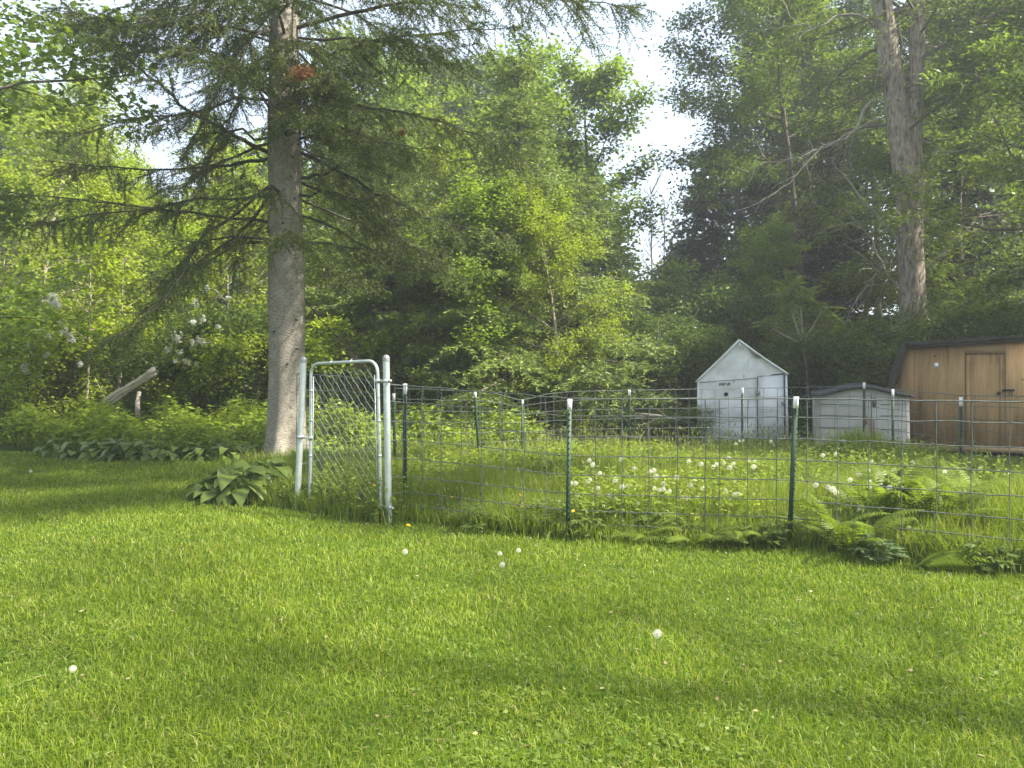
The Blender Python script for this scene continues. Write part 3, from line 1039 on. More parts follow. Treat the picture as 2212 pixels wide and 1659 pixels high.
dup(T['bright'], 'young yellow green tree before the right side of the light green fir', at(1215, 18.0), 2.6, (.48, .48, .52))
dup(T['maple'], 'half grown maple with pale leaves above the right slope of the white shed', at(1640, 24.0), .5, (.52, .52, .50))


# sumac with bare forking stems right of the white shed
def sumac():
    rnd = np.random.default_rng(41)
    Y = 19.0
    O = np.array(at(1745, Y))
    root = thing('sumac', 'slender sumac with bare forking stems right of the white shed', 'tree', O)
    g, gl = Geo(), Geo()
    ends = []
    for pts in ([(1748, 880), (1742, 800), (1735, 745), (1732, 690), (1733, 640)], [(1735, 745), (1715, 690), (1707, 650)], [(1735, 745), (1690, 722), (1655, 700)],
                [(1735, 745), (1760, 720), (1790, 700)], [(1734, 740), (1765, 690), (1775, 670)], [(1732, 700), (1728, 660), (1715, 620)]):
        a = np.array([P(u, v, Y + rnd.uniform(-.1, .1)) - O for u, v in pts])
        pp = smooth(a, 8)
        tube(g, pp, np.linspace(.028, .012, 8), 6, False)
        ends.append(pp[-1])
    for e in ends:
        for j in range(15):
            az = rnd.uniform(0, 6.283)
            p = path_from(e + [0, 0, rnd.uniform(-.12, .1)], [math.cos(az), math.sin(az), rnd.uniform(-.3, .9)], rnd.uniform(.3, .65), 5, rnd, rnd.uniform(-1.1, -.4), .09)
            tube(g, p, np.linspace(.006, .003, 6), 3, False)
            q, d = along(p, np.repeat(np.linspace(.2, 1, 9), 2))
            sd = unit(np.cross(d, [0, 0, 1.])) * np.tile([1, -1], 9)[:, None]
            leaf_quads(gl, q, unit(sd + d * .4 + [0, 0, -.25]), unit(np.array([0, 0, 1.]) + rnd.normal(0, .3, (18, 3))), .12 * rnd.uniform(.7, 1.2, 18), .04)
    scatter_leaves(gl, np.array(ends), 60, .15, .26, rnd, .36, .6, .5)
    g.obj('trunk', M['palebark'], root, True)
    gl.obj('crown', M['ash'], root)


sumac()


# lilacs with flower clusters
def lilac(name, label, U, Y, seed, flowers, sc, mat='bright'):
    b = np.array(at(U, Y))
    root = decid(name, label, 'shrub', b, seed, 3.4 * sc, 1.9 * sc, .06, 28, 7, 3, 30, .085, .03, .18, .75, mat, 'twig', e0=0, e1=65, stems=5)
    rnd = np.random.default_rng(seed + 1)
    for (u, v, s) in flowers:
        g = Geo()
        c = P(u, v, Y - 1.25 * sc) - b
        n = 190
        lobes = rnd.normal(0, s * .20, (4, 3)) * np.array([1.1, .6, .8])
        ax = unit(rnd.normal(0, .45, (4, 3)) + np.array([0, 0, .8]))
        k = rnd.integers(0, 4, n)
        t = rnd.uniform(0, 1, n) ** 1.2
        ang = rnd.uniform(0, 6.283, n)
        r = np.sqrt(1 - (t * .95)) * .30 * s * np.sqrt(rnd.uniform(.2, 1, n))
        pts = c + lobes[k] + ax[k] * ((t - .4) * s * .8)[:, None] + np.stack([np.cos(ang) * r, np.sin(ang) * r, rnd.normal(0, .25, n) * r], -1)
        nn = unit(rnd.normal(0, 1, (n, 3)))
        d = unit(np.cross(nn, rnd.normal(0, 1, (n, 3))))
        leaf_quads(g, pts, d, nn, .035, .03, 0)
        g.obj('flower_cluster', M['lilac_white'], root)
    return root


def z4(lst):
    return [((a / 2.212) * .7373, (700 + b / 2.212) * .7373, s) for a, b, s in lst]


lilac('lilac_bush', 'lilac bush with pale lavender flower heads at the left edge', 60, 18.3, 301,
      z4([(325, 385, .22), (370, 430, .22), (345, 410, .2), (285, 530, .15), (450, 610, .18), (465, 645, .15), (420, 600, .14), (330, 635, .16), (195, 685, .2), (215, 705, .14), (165, 830, .15),
          (172, 862, .12), (380, 540, .1), (180, 455, .13), (240, 600, .1), (295, 760, .1), (120, 440, .12), (525, 810, .12)]), .98)
lilac('white_lilac_bush', 'rounded lilac bush with white flower heads left of the spruce trunk', 440, 18.6, 302,
      z4([(1340, 325, .16), (1275, 420, .18), (1250, 540, .14), (1320, 530, .16), (1140, 625, .22), (1145, 650, .16), (1300, 660, .18), (1245, 690, .16), (1355, 680, .12), (1100, 720, .15),
          (1165, 740, .15), (1140, 790, .12), (1210, 795, .13), (1275, 825, .13), (1410, 570, .1), (1480, 385, .1)]), .92, 'hazel')


# bare saplings in the sky gap
def bare_tree(U, Y, ztop_v, seed, label):
    rnd = np.random.default_rng(seed)
    b = np.array(at(U, Y))
    root = thing('bare_tree', label, 'tree', b)
    H = P(U, ztop_v, Y)[2] - b[2]
    g = Geo()
    t = path_from([0, 0, -.1], [0, 0, 1], H, 8, rnd, 0, .012)
    tube(g, t, np.linspace(.07, .012, 9), 5, False)
    g.obj('trunk', M['twig'], root, True)
    g = Geo()
    for i in range(20):
        q, _ = along(t, np.array([rnd.uniform(.45, .97)]))
        az = rnd.uniform(0, 6.283)
        p = path_from(q[0], [math.cos(az) * .5, math.sin(az) * .5, .9], rnd.uniform(.5, 1.7), 4, rnd, .2, .08)
        tube(g, p, np.linspace(.022, .007, 5), 3, False)
        for k in range(3):
            p2 = path_from(p[rnd.integers(1, 4)], [math.cos(az + rnd.normal(0, 1)) * .6, math.sin(az) * .6, .8], .5, 3, rnd, 0, .1)
            tube(g, p2, np.linspace(.012, .006, 4), 3, False)
    g.obj('branches', M['twig'], root, True)


bare_tree(1412, 40, 395, 401, 'taller leafless sapling standing in the sky gap')
bare_tree(1432, 41, 430, 402, 'shorter leafless sapling standing in the sky gap')


# far wood: one mass closing the view between the trunks
def far_woods():
    rnd = np.random.default_rng(55)
    g, gt = Geo(), Geo()
    for i in range(46):
        x = -34 + i * 1.62 + rnd.uniform(-.6, .6)
        y = rnd.uniform(37, 50)
        u = CU + x / y * F
        top = np.interp(u, [-200, 150, 250, 520, 640, 900, 1150, 1290, 1350, 1450, 1520, 1600, 2400], [150, 230, 420, 440, 300, 120, 180, 420, 585, 590, 420, 100, 60]) + rnd.uniform(-25, 40)
        H = max(2, P(u, top, y)[2] - float(hgt(x, y)))
        base = np.array([x, y, float(hgt(x, y))])
        n = int(200 + 70 * H)
        t = rnd.uniform(.04, 1, n)
        rad = min(3.2, .3 * H) * np.sin(np.pi * np.clip(.15 + .85 * t, 0, 1)) ** .6 * np.sqrt(rnd.uniform(.1, 1, n))
        az = rnd.uniform(0, 6.283, n)
        anchors = base + np.stack([np.cos(az) * rad, np.sin(az) * rad, t * H], -1)
        scatter_leaves(g, anchors, 7, .30, .4, rnd, .7, .5)
        tube(gt, [base, base + [0, 0, H * .9]], [.16, .04], 5, False)
    root = tag(g.obj('far_woods', M['dark']), 'distant dark green wood closing the view behind the trees', 'woods', kind='stuff')
    tag(gt.obj('trunks', M['bark'], root, True), kind='stuff')


far_woods()

# unseen trees added right of the yard to shade sheds and dapple lawn
for i, (x, y, rz, sc, lb) in enumerate(((16.5, 12.5, .6, 1.1, 'unseen shade tree beside the yard to the right of the brown shed'), (19.5, 9.0, 2.1, 1.2, 'unseen shade tree beside the yard right of the pen'),
                                        (14.0, -3.0, 3.2, .9, 'unseen shade tree beside the near lawn on the right'), (13.5, 16.8, 4.2, .95, 'unseen shade tree close beside the right wall of the brown shed'))):
    dup(T['ash'], lb, (x, y, 0), rz, sc)
decid('unseen_canopy_tree', 'unseen tall thin crowned tree added to dapple the near lawn', 'tree', (10.2, 1.6, 0), 111, 19, 4.6, .42, 22, 6, 4, 3, .14, .15, .45, .7, 'maple', e0=0, e1=55)
T['tall'] = decid('unseen_tall_tree', 'very tall tree beside the yard, high crown shading the left lawn', 'tree', (13.6, 7.0, 0), 112, 24, 3.4, .70, 16, 7, 4, 26, .16, .2, .3, .7, 'maple', e0=0, e1=55)


# ------------------------------------------------------------------ fence
M['postgreen'] = surf_mat('green_post_paint', [(.3, (.018, .045, .022)), (.7, (.035, .075, .038))], 18, rough=.55, spec=.4)
M['postwhite'] = surf_mat('white_post_paint', [(.3, (.72, .72, .70)), (.6, (.82, .82, .80)), (.75, (.55, .52, .47))], 14, rough=.6)
M['galv'] = surf_mat('galvanised_steel', [(.3, (.42, .46, .45)), (.7, (.60, .64, .62))], 12, rough=.42, metal=.55, spec=.5)
M['galvdark'] = surf_mat('weathered_galvanised_cap', [(.3, (.22, .23, .22)), (.7, (.36, .37, .35))], 12, rough=.5, metal=.5)


def t_post(xy, base_z, top, lean, white, label):
    """steel T-post: flange with studs and a white painted top"""
    b = np.array([xy[0], xy[1], base_z])
    root = thing('fence_post', label, 'fence post', b, group='green steel fence posts of the wire pen')
    tp = np.asarray(top) - b
    H = np.linalg.norm(tp)
    d = tp / H
    M3 = np.array(Vector(d).to_track_quat('Z', 'Y').to_matrix())

    def part(name, z0, z1, mat, studs):
        g = Geo()
        L = z1 - z0
        c = d * (z0 + z1) / 2
        e = .0 if studs else .0025
        box(g, c + M3 @ np.array([0, -.010, 0]), (.042 + e, .006 + e, L), M3)
        box(g, c + M3 @ np.array([0, .010 + .0, 0]), (.006 + e, .034 + e, L), M3)
        if studs:
            for z in np.arange(z0 + .06, z1 - .03, .055):
                box(g, d * z + M3 @ np.array([0, -.0165, 0]), (.010, .007, .016), M3)
        return g.obj(name, mat, root)
    part('post', -.12, H - white, M['postgreen'], True)
    part('painted_top', H - white, H, M['postwhite'], False)
    return root


def up(xy, z, dx=0, dy=0):
    return np.array([xy[0] + dx, xy[1] + dy, z])


BP = {  # back posts: position, height of top
    'a': (np.array([XU(853, 12.5), 12.5]), P(851, 850, 12.45)), 'b': (np.array([XU(1036, 13.2), 13.2]), P(1026, 845, 13.1)), 'c': (np.array([XU(1127, 14.0), 14.0]), P(1129, 863, 14.1)),
    'd': (np.array([XU(1358, 14.3), 14.3]), P(1360, 842, 14.3)), 'e': (np.array([XU(1604, 14.5), 14.5]), P(1604, 838, 14.5)), 'f': (np.array([XU(1867, 14.2), 14.2]), P(1867, 826, 14.2)),
    'g': (np.array([XU(1930, 13.6), 13.6]), P(1928, 841, 13.6)), 'h': (np.array([XU(2075, 11.75), 11.75]), P(2076, 858, 11.75))}
t_post(POST1, 0, P(876, 829, 8.4), 0, .115, 'green steel post next to the right gate post')
t_post(POST2, 0, P(1230, 862, 7.3), 0, .105, 'green steel post in the middle of the front fence')
t_post(POST3, 0, P(1721, 857, 6.93), 0, .105, 'leaning green steel post of the front fence below the white shed')
t_post(POST4, 0, up(POST4, 1.37), 0, .105, 'green steel post of the front fence past the right edge')
for k, w, lb in (('a', .12, 'green steel post seen just behind the right gate post'), ('b', .12, 'leaning green steel back fence post with narrow white top'), ('c', .1, 'short dark post where the back wire is bent'),
                 ('d', .12, 'back fence post left of the white shed'), ('e', .13, 'back fence post standing in front of the white shed'), ('f', .12, 'corner fence post in front of the grey shed middle'),
                 ('g', .14, 'fence post in front of the grey shed right end'), ('h', .14, 'side fence post in front of the brown shed door')):
    t_post(BP[k][0], 0, BP[k][1], 0, w, lb)

ROWS = np.array([1.0, .875, .73, .59, .45, .315, .195, .098, .025])


def wire_run(name, label, pts, step=.25, r=.0046, bend=None, seed=0):
    """one woven wire run: pts = (x, y, top height) at each post; line wires and stay wires"""
    rnd = np.random.default_rng(seed)
    pts = np.asarray(pts, float)
    seg = np.linalg.norm(np.diff(pts[:, :2], axis=0), axis=1)
    cum = np.concatenate([[0], np.cumsum(seg)])
    n = int(cum[-1] / .125)
    s = np.linspace(0, cum[-1], n)
    C = np.stack([np.interp(s, cum, pts[:, c]) for c in range(3)], -1)
    nx = np.stack([np.gradient(C[:, 1]), -np.gradient(C[:, 0])], -1)
    nx = nx / np.linalg.norm(nx, axis=1, keepdims=True)
    sm = np.interp(s, np.linspace(0, cum[-1], max(3, int(cum[-1] / .5))), rnd.normal(0, .016, max(3, int(cum[-1] / .5))))

    def at_s(i, rel):
        c = C[i]
        off = nx[i] * (-.026 + sm[i] * rel)[:, None]
        z = c[:, 2] * rel
        if bend is not None:
            b0, bw, amt, offn = bend
            wgt = np.exp(-((s[i] - b0) / bw) ** 2) * rel ** 3
            z = z - amt * wgt
            off = off + nx[i] * (offn * wgt)[:, None]
        return np.stack([c[:, 0] + off[:, 0], c[:, 1] + off[:, 1], z + .01], -1)
    g = Geo()
    idx = np.arange(n)
    for k, rw in enumerate(ROWS):
        p = at_s(idx, np.full(n, rw))
        p[:, 2] += rnd.normal(0, .003, n)
        tube(g, p, r * (1.3 if k == 0 else 1), 4, False)
    m = int(cum[-1] / step)
    for k in range(m + 1):
        i = min(n - 1, int(round(k * step / cum[-1] * (n - 1))))
        rel = ROWS
        p = at_s(np.full(len(rel), i), rel)
        p[:, 0] += rnd.normal(0, .004, len(rel))
        tube(g, p, r * .9, 4, False)
    return tag(g.obj(name, M['wire']), label, 'wire fence')


wire_run('wire_fence', 'woven wire fence across the front of the pen', [(*GPR, 1.47), (*POST1, 1.45), (*POST2, 1.335), (*POST3, 1.345), (*POST4, 1.35), (5.6, 4.9, 1.35)], .25, seed=1)
wire_run('wire_fence', 'woven wire fence seen through the gate', [(*GPL, 1.58), (-2.25, 10.6, 1.55), (*BP['a'][0], 1.40)], .2, seed=2)
wire_run('wire_fence', 'bent woven wire along the back of the pen up to the white shed', [(*BP['a'][0], 1.36), (*BP['b'][0], 1.30), (*BP['c'][0], 1.25), (*BP['d'][0], 1.30), (*BP['e'][0], 1.33), (*BP['f'][0], 1.37)], .25, bend=(2.5, .5, .12, .12), seed=3)
wire_run('wire_fence', 'woven wire along the right side of the pen before the brown shed', [(*BP['f'][0], 1.37), (*BP['g'][0], 1.33), (*BP['h'][0], 1.26), (7.0, 9.4, 1.3), (7.1, 6.6, 1.3), (7.0, 4.2, 1.33)], .25, seed=4)


# ------------------------------------------------------------------ gate
M['meshwire'] = surf_mat('bright_galvanised_wire', [(.3, (.20, .22, .20)), (.7, (.32, .34, .32))], 20, rough=.5, metal=.3)


def dome(g, c, r, d, k=14):
    d = unit(d)
    a = np.linspace(0, math.pi / 2, 6)
    tube(g, [np.asarray(c) + d * (r * math.sin(t)) for t in a], [max(1e-4, r * math.cos(t)) for t in a], k, False)


def gate_post(label, base, top, r):
    root = thing('gate_post', label, 'gate post', base, group='round steel gate posts')
    b, t = np.asarray(base, float), np.asarray(top, float) - np.asarray(base, float)
    d = unit(t)
    g = Geo()
    tube(g, [-d * .1, t * .5, t - d * .05], [r, r, r], 20, False)
    g.obj('post', M['galv'], root, True)
    g = Geo()
    tube(g, [t - d * .055, t - d * .02], [r * 1.09, r * 1.09], 20, False)
    dome(g, t - d * .02, r * 1.09, d, 20)
    g.obj('cap', M['galvdark'], root, True)
    return root


lb, lt = np.array([XU(641, 9.1), 9.1, 0.]), P(656, 774, 9.1)
rb, rt = np.array([XU(839.5, 8.15), 8.15, 0.]), P(834, 770, 8.15)
gate_post('leaning round steel post on the left of the gate', lb, lt, .036)
gate_post('upright round steel post on the right of the gate', rb, rt, .036)


def build_gate():
    LB, LT, RT, RB = P(669, 1106, 8.95), P(672, 786, 8.93), P(815, 779, 8.27), P(824, 1122, 8.25)
    O = (LB + RB) / 2
    root = thing('gate', 'galvanised chain link gate with rounded top corners', 'gate', O)
    LB, LT, RT, RB = (a - O for a in (LB, LT, RT, RB))
    u = unit(RT - LT)
    rl, rr = .13, .13

    def arc(c, e1, e2, r, n=7):
        # quarter turn from leaving e1 direction to e2 direction at corner c
        a = np.linspace(0, math.pi / 2, n)
        return [c - e1 * r + e1 * r * math.sin(t) + e2 * r * (1 - math.cos(t)) for t in a]
    vl, vr = unit(LT - LB), unit(RB - RT)
    pts = [LB, LB + (LT - LB) * .5] + arc(LT, vl, u, rl) + arc(RT, u, vr, rr) + [RT + (RB - RT) * .5, RB]
    g = Geo()
    tube(g, pts, .0175, 14, False)
    g.obj('frame', M['galv'], root, True)
    g = Geo()
    tube(g, [LB + vl * .03, RB - vr * .03], .0175, 12)
    g.obj('bottom_rail', M['galv'], root, True)
    # chain link: diagonal wires in both directions, kinked where they hook together
    g = Geo()
    Wm, Hm = np.linalg.norm(RB - LB), np.linalg.norm(LT - LB)

    def gp(x, z, off):
        a, v = x / Wm, z / Hm
        lo, hi = LB + (RB - LB) * a, LT + (RT - LT) * a
        return lo + (hi - lo) * v + np.array([0, off, 0])
    pitch, z0g, z1g = .112, .04, Hm - .03
    for sg in (1, -1):
        for i in range(-16, 28):
            p = []
            for k in range(0, 34):
                z = z0g + k * (pitch * .55)
                x = i * pitch + sg * k * pitch * .5 + (.008 if k % 2 else -.008)
                if .03 < x < Wm - .03 and z < z1g - (.06 if x < .14 or x > Wm - .14 else 0):
                    p.append(gp(x, z, .005 * sg * (1 if k % 2 else -1)))
            if len(p) > 1:
                tube(g, p, .0022 if sg < 0 else .0014, 4, False)
    g.obj('chain_link', M['meshwire'], root)
    # tension bars
    g = Geo()
    tube(g, [LB + u * .045 + vl * .05, LT + u * .045 - vl * .15], .005, 6)
    g.obj('tension_bar', M['galv'], root)
    g = Geo()
    tube(g, [RB - u * .05 - vr * .05, RT - u * .05 + vr * .15], .005, 6)
    g.obj('tension_bar', M['galv'], root)
    # ties and bands
    for a in (.32, .62):
        g = Geo()
        c = LT + (RT - LT) * a
        tube(g, [c - u * .012, c + u * .012], .023, 10)
        tube(g, [c + np.array([0, 0, .02]), c + u * .02 + np.array([0, 0, .034])], .004, 5)
        g.obj('wire_tie', M['galv'], root)
    for c, d, fr in ((LB, LT - LB, .38), (LB, LT - LB, .62), (LB, LT - LB, .82), (RB, RT - RB, .40), (RB, RT - RB, .62)):
        g = Geo()
        q = c + d * fr
        dd = unit(d)
        tube(g, [q - dd * .012, q + dd * .012], .0215, 12)
        g.obj('band', M['galv'], root, True)
    # hinges to the right post, latch to the left one
    for fr in (.085, .872):
        g = Geo()
        q = RB + (RT - RB) * fr
        pp = rb + (rt - rb) * ((q + O)[2] / rt[2]) - O
        dd = unit(RT - RB)
        tube(g, [q - dd * .02, q + dd * .02], .026, 14)
        h = unit(pp - q)
        tube(g, [q, pp], .012, 8)
        tube(g, [pp - dd * .016, pp + dd * .016], .0415, 18)
        box(g, pp + h * .062, (.05, .014, .026), np.array(Vector(h).to_track_quat('X', 'Z').to_matrix()))
        g.obj('hinge', M['galv'], root, True)
    g = Geo()
    q = LB + (LT - LB) * .50
    pp = lb + (lt - lb) * ((q + O)[2] / lt[2]) - O
    h = unit(pp - q)
    tube(g, [q - h * .04, pp + h * .075], .011, 8)
    tube(g, [q - vl * .022, q + vl * .022], .025, 14)
    tube(g, [pp - vl * .018, pp + vl * .018], .041, 18)
    tube(g, [pp + h * .065 + vl * .03, pp + h * .065 - vl * .03], .008, 8)
    g.obj('latch', M['galv'], root, True)


build_gate()


# ------------------------------------------------------------------ sheds
class Frame:
    """upright plane through the ground point under pixel column U at distance Y, turned by ang (its back leans right)"""

    def __init__(s, U, Y, ang):
        s.O = np.array([XU(U, Y), Y, 0.])
        s.ang = ang
        s.y = np.array([math.sin(ang), math.cos(ang), 0])
        s.x = np.array([math.cos(ang), -math.sin(ang), 0])

    def q(s, u, v, dy=0.):
        d = np.array(ray(u, v))
        c = np.array([0, 0, HC])
        t = np.dot(s.O + s.y * dy - c, s.y) / np.dot(d, s.y)
        p = c + d * t - s.O
        return np.array([np.dot(p, s.x), dy, p[2]])


def tarp_mat(name, base, dark, stain=.5):
    m, nt, out = new_mat(name)
    a = noise(nt, 2.2, 6, .6)
    c = ramp(nt, a, [(.3, dark), (.55, base), (.8, tuple(min(.8, v * 1.08) for v in base))])
    st = noise(nt, 7, 6, .7, 'Object', (1, 1, .35))
    sf = ramp(nt, st, [(.25, (.55, .57, .53)), (.42, (1, 1, 1))])
    c = mixc(nt, c, sf, stain, 'MULTIPLY')
    b = nt.nodes.new('ShaderNodeBsdfPrincipled')
    b.inputs['Roughness'].default_value = .6
    b.inputs['Specular IOR Level'].default_value = .3
    nt.links.new(c, b.inputs['Base Color'])
    bn = noise(nt, 2.6, 5, .6, 'Object', (1, 1, .6))
    bp = nt.nodes.new('ShaderNodeBump')
    bp.inputs['Strength'].default_value = .55
    bp.inputs['Distance'].default_value = .06
    nt.links.new(bn, bp.inputs['Height'])
    nt.links.new(bp.outputs[0], b.inputs['Normal'])
    nt.links.new(b.outputs[0], out.inputs[0])
    return m


M['tarp'] = tarp_mat('white_tarp', (.68, .69, .67), (.50, .52, .50), .75)
M['tarpshade'] = tarp_mat('shaded_tarp', (.30, .30, .28), (.20, .20, .19))
M['ink'] = surf_mat('black_paint', [(.3, (.02, .02, .02)), (.7, (.05, .05, .05))], 30, rough=.7)
M['rope'] = surf_mat('seam_cord', [(.3, (.30, .30, .27)), (.7, (.5, .5, .46))], 20)


def white_shed():
    fr = Frame(1604, 17.0, R_(18.5))
    q = fr.q
    root = thing('white_shed', 'white tarp covered shed with a pointed gable', 'shed', fr.O, -fr.ang)
    BL, EL, AP, ER, BR = q(1508, 985), q(1507, 823), q(1597, 736), q(1699, 807), q(1703, 985)
    D = 2.6
    # front wall as a wrinkled grid
    g = Geo()
    nx, nz = 44, 48
    rnd = np.random.default_rng(3)
    a, b = np.meshgrid(np.linspace(0, 1, nx), np.linspace(0, 1, nz))
    xl = BL[0] + (EL[0] - BL[0]) * b
    xr = BR[0] + (ER[0] - BR[0]) * b
    ttop = np.where(xl + (xr - xl) * a < AP[0], EL[2] + (AP[2] - EL[2]) * (xl + (xr - xl) * a - EL[0]) / (AP[0] - EL[0]), ER[2] + (AP[2] - ER[2]) * (ER[0] - (xl + (xr - xl) * a)) / (ER[0] - AP[0]))
    X = xl + (xr - xl) * a
    Z = BL[2] + (ttop - BL[2]) * b
    wr = .010 * np.sin(X * 5 + Z * 3) * np.sin(Z * 4.1 + 1) + .008 * np.sin(X * 11 - Z * 7) + .007 * np.sin(Z * 13 + X * 2)
    V = np.stack([X, wr, Z], -1).reshape(-1, 3)
    i = (np.arange(nz - 1)[:, None] * nx + np.arange(nx - 1)[None]).ravel()
    g.add(V, np.stack([i, i + 1, i + nx + 1, i + nx], -1))
    g.obj('front_wall', M['tarp'], root, True)
    # side and back walls
    g = Geo()
    for A, B in ((BL, EL), (BR, ER)):
        o = np.array([0, .03, 0])
        prism(g, [A + o, B + o, B + [0, D, 0], A + [0, D, 0]], (.02 if A is BL else -.02, 0, 0))
    prism(g, [BL + [.03, D, 0], EL + [.03, D, -.02], AP + [0, D, -.04], ER + [-.03, D, -.02], BR + [-.03, D, 0]], (0, .02, 0))
    g.obj('side_walls', M['tarp'], root)
    # roof: two slopes that hang a little over the front
    for A, nm in ((EL, 0), (ER, 1)):
        g = Geo()
        n = 14
        s = np.linspace(-.035, 1.0, n)
        rows = []
        for y in (-.07, .0, .5, 1.2, 1.9, D + .08):
            p = A + (AP - A) * s[:, None]
            sag = -.025 * np.sin(np.pi * np.clip(s, 0, 1)) * (1 if 0 < y < D else .3) * (1 + nm)
            p = p + np.stack([np.zeros(n), np.full(n, y), sag + .022], -1)
            rows.append(p)
        V = np.concatenate(rows)
        m = len(rows)
        i = (np.arange(m - 1)[:, None] * n + np.arange(n - 1)[None]).ravel()
        f = np.stack([i, i + n, i + n + 1, i + 1], -1)
        g.add(V, f)
        g.add(V - np.array([0, 0, .018]), f[:, ::-1])
        # front hem
        pr = rows[0]
        tube(g, pr - np.array([0, 0, .012]), .022, 8)
        g.obj('roof', M['tarp'], root, True)
    # loose flap under the right slope, greyed to stand for its shaded gap
    g = Geo()
    A, B = AP + (ER - AP) * .14, AP + (ER - AP) * .52
    pts = []
    for t in np.linspace(0, 1, 9):
        pts.append(A + (B - A) * t + np.array([0, -.035, -.02 - .085 * math.sin(math.pi * t)]))
    top = [A + (B - A) * t + np.array([0, -.035, -.012]) for t in np.linspace(1, 0, 9)]
    prism(g, np.array(pts + top), (0, .012, 0))
    g.obj('loose_flap', M['tarpshade'], root)
    g = Geo()
    for t in np.linspace(-.5, .6, 4):
        c = AP + np.array([.02 + t * .05, -.05, -.1])
        tube(g, [AP + np.array([.01 * t, -.055, -.03]), c, c + np.array([.05 * t + .02, .01, -.09])], [.014, .011, .003], 6)
    g.obj('gathered_folds', M['tarp'], root, True)
    # seam between wall and gable with cords
    g = Geo()
    sl = [q(1512, 826, -.035), q(1560, 822.5, -.035), q(1610, 819, -.035), q(1636, 816.5, -.035)]
    tube(g, sl, .0065, 5)
    for t in (q(1585, 822, -.04), q(1607, 817, -.04)):
        tube(g, [t, t + [0, 0, -.05 if t[0] < .0 else .09]], .006, 5)
    g.obj('seam', M['ink'], root)
    # edge piping down both corners
    g = Geo()
    tube(g, [BL + [.01, -.02, 0], EL + [.01, -.02, 0]], .022, 8)
    tube(g, [BR + [-.012, -.02, 0], ER + [-.012, -.02, 0]], .026, 8)
    g.obj('corner_trim', M['tarp'], root, True)
    # door
    dl, dr, dt, db = 1636.5, 1694, 816, 985
    door = Geo()
    prism(door, [q(dl, db, -.04), q(dr + 2, db, -.04), q(dr - .5, 808.5, -.04), q(dl, 813, -.04)], (0, .012, 0))
    do = door.obj('door', M['tarp'], root)
    g = Geo()
    box(g, np.array([0, 0, 0]), (.001, .001, .001))
    g = Geo()
    tube(g, [q(dl - .2, db, -.048), q(dl - .2, 815, -.048)], .0085, 5)
    tube(g, [q(dr + 2, db, -.048), q(dr, 808, -.048)], .011, 5)
    prism(g, [q(dl, 813.2, -.05), q(dr, 809, -.05), q(dr, 806.5, -.05), q(1668, 808.6, -.05), q(1662, 811.2, -.05), q(dl, 812, -.05)], (0, .006, 0))
    g.obj('gap', M['ink'], do)
    g = Geo()
    box(g, q(1636.5, 848.5, -.055), (.085, .01, .10))
    for zz in (-.03, .03):
        tube(g, [q(1632, 848.5, -.062) + [0, 0, zz], q(1641, 848.5, -.062) + [0, 0, zz]], .004, 5)
    g.obj('hinge', M['galvdark'], do)
    g = Geo()
    box(g, q(1693, 871, -.06), (.07, .014, .05))
    tube(g, [q(1688, 866, -.065), q(1690, 874, -.065), q(1692, 868, -.065), q(1694, 876, -.065)], .006, 5)
    g.obj('latch', M['galvdark'], do)
    for v in (861, 884, 889):
        g = Geo()
        tube(g, [q(1639, v + 1, -.043), q(1665, v - .6, -.045), q(1691, v - 1, -.043)], .005, 5)
        g.obj('crease', M['rope'], do)
    for u0, u1, v in ((1511, 1560, 889), (1515, 1634, 882), (1512, 1600, 912), (1540, 1633, 905), (1512, 1632, 941)):
        g = Geo()
        tube(g, [q(u0 + (u1 - u0) * t, v - 2 * t + math.sin(t * 6), -.012) for t in np.linspace(0, 1, 7)], [.002, .006, .007, .004, .007, .006, .002], 5)
        g.obj('crease', M['rope'], root)
    # round hole
    g = Geo()
    tube(g, [q(1568.3, 851.7, -.022), q(1568.3, 851.7, -.03)], .041, 20)
    g.obj('hole', M['blackhole'], root)
    # stencilled word
    g = Geo()
    h = .062
    w = .036
    strokes = {'P': [((0, 0), (0, 1)), ((.15, 1), (.75, 1)), ((.9, .9), (.9, .6)), ((.15, .5), (.75, .5))], 'A': [((0, 0), (.4, .95)), ((.6, .95), (1, 0)), ((.3, .3), (.72, .3))],
               'I': [((.5, 0), (.5, 1))], 'N': [((0, 0), (0, .95)), ((.12, .95), (.88, .05)), ((1, .05), (1, 1))]}
    x0 = q(1554.5, 830.3, -.03)
    slope = (q(1576, 829.0, -.03) - x0)
    for k, ch in enumerate('PAPIN'):
        o = x0 + slope * (k / 4.6)
        for (ax, az), (bx, bz) in strokes[ch]:
            A = o + np.array([ax * w, 0, az * h - h / 2])
            B = o + np.array([bx * w, 0, bz * h - h / 2])
            d = unit(B - A)
            s = np.cross(d, [0, 1, 0]) * .0052
            prism(g, [A - s, B - s, B + s, A + s], (0, .004, 0))
    g.obj('lettering', M['ink'], root)
    # dark scuffs
    for (u, v, l, ang) in ((1566, 937, .09, 85), (1630, 933, .10, 80), (1637, 938, .08, 95), (1632, 955, .07, 5), (1513, 888, .04, 10), (1662, 938, .09, 80)):
        g = Geo()
        c = q(u, v, -.045)
        e = np.array([math.cos(R_(ang)) * l / 2, 0, math.sin(R_(ang)) * l / 2])
        tube(g, [c - e, c, c + e], [.003, .009, .003], 5)
        g.obj('scuff', M['ink'], root)


white_shed()

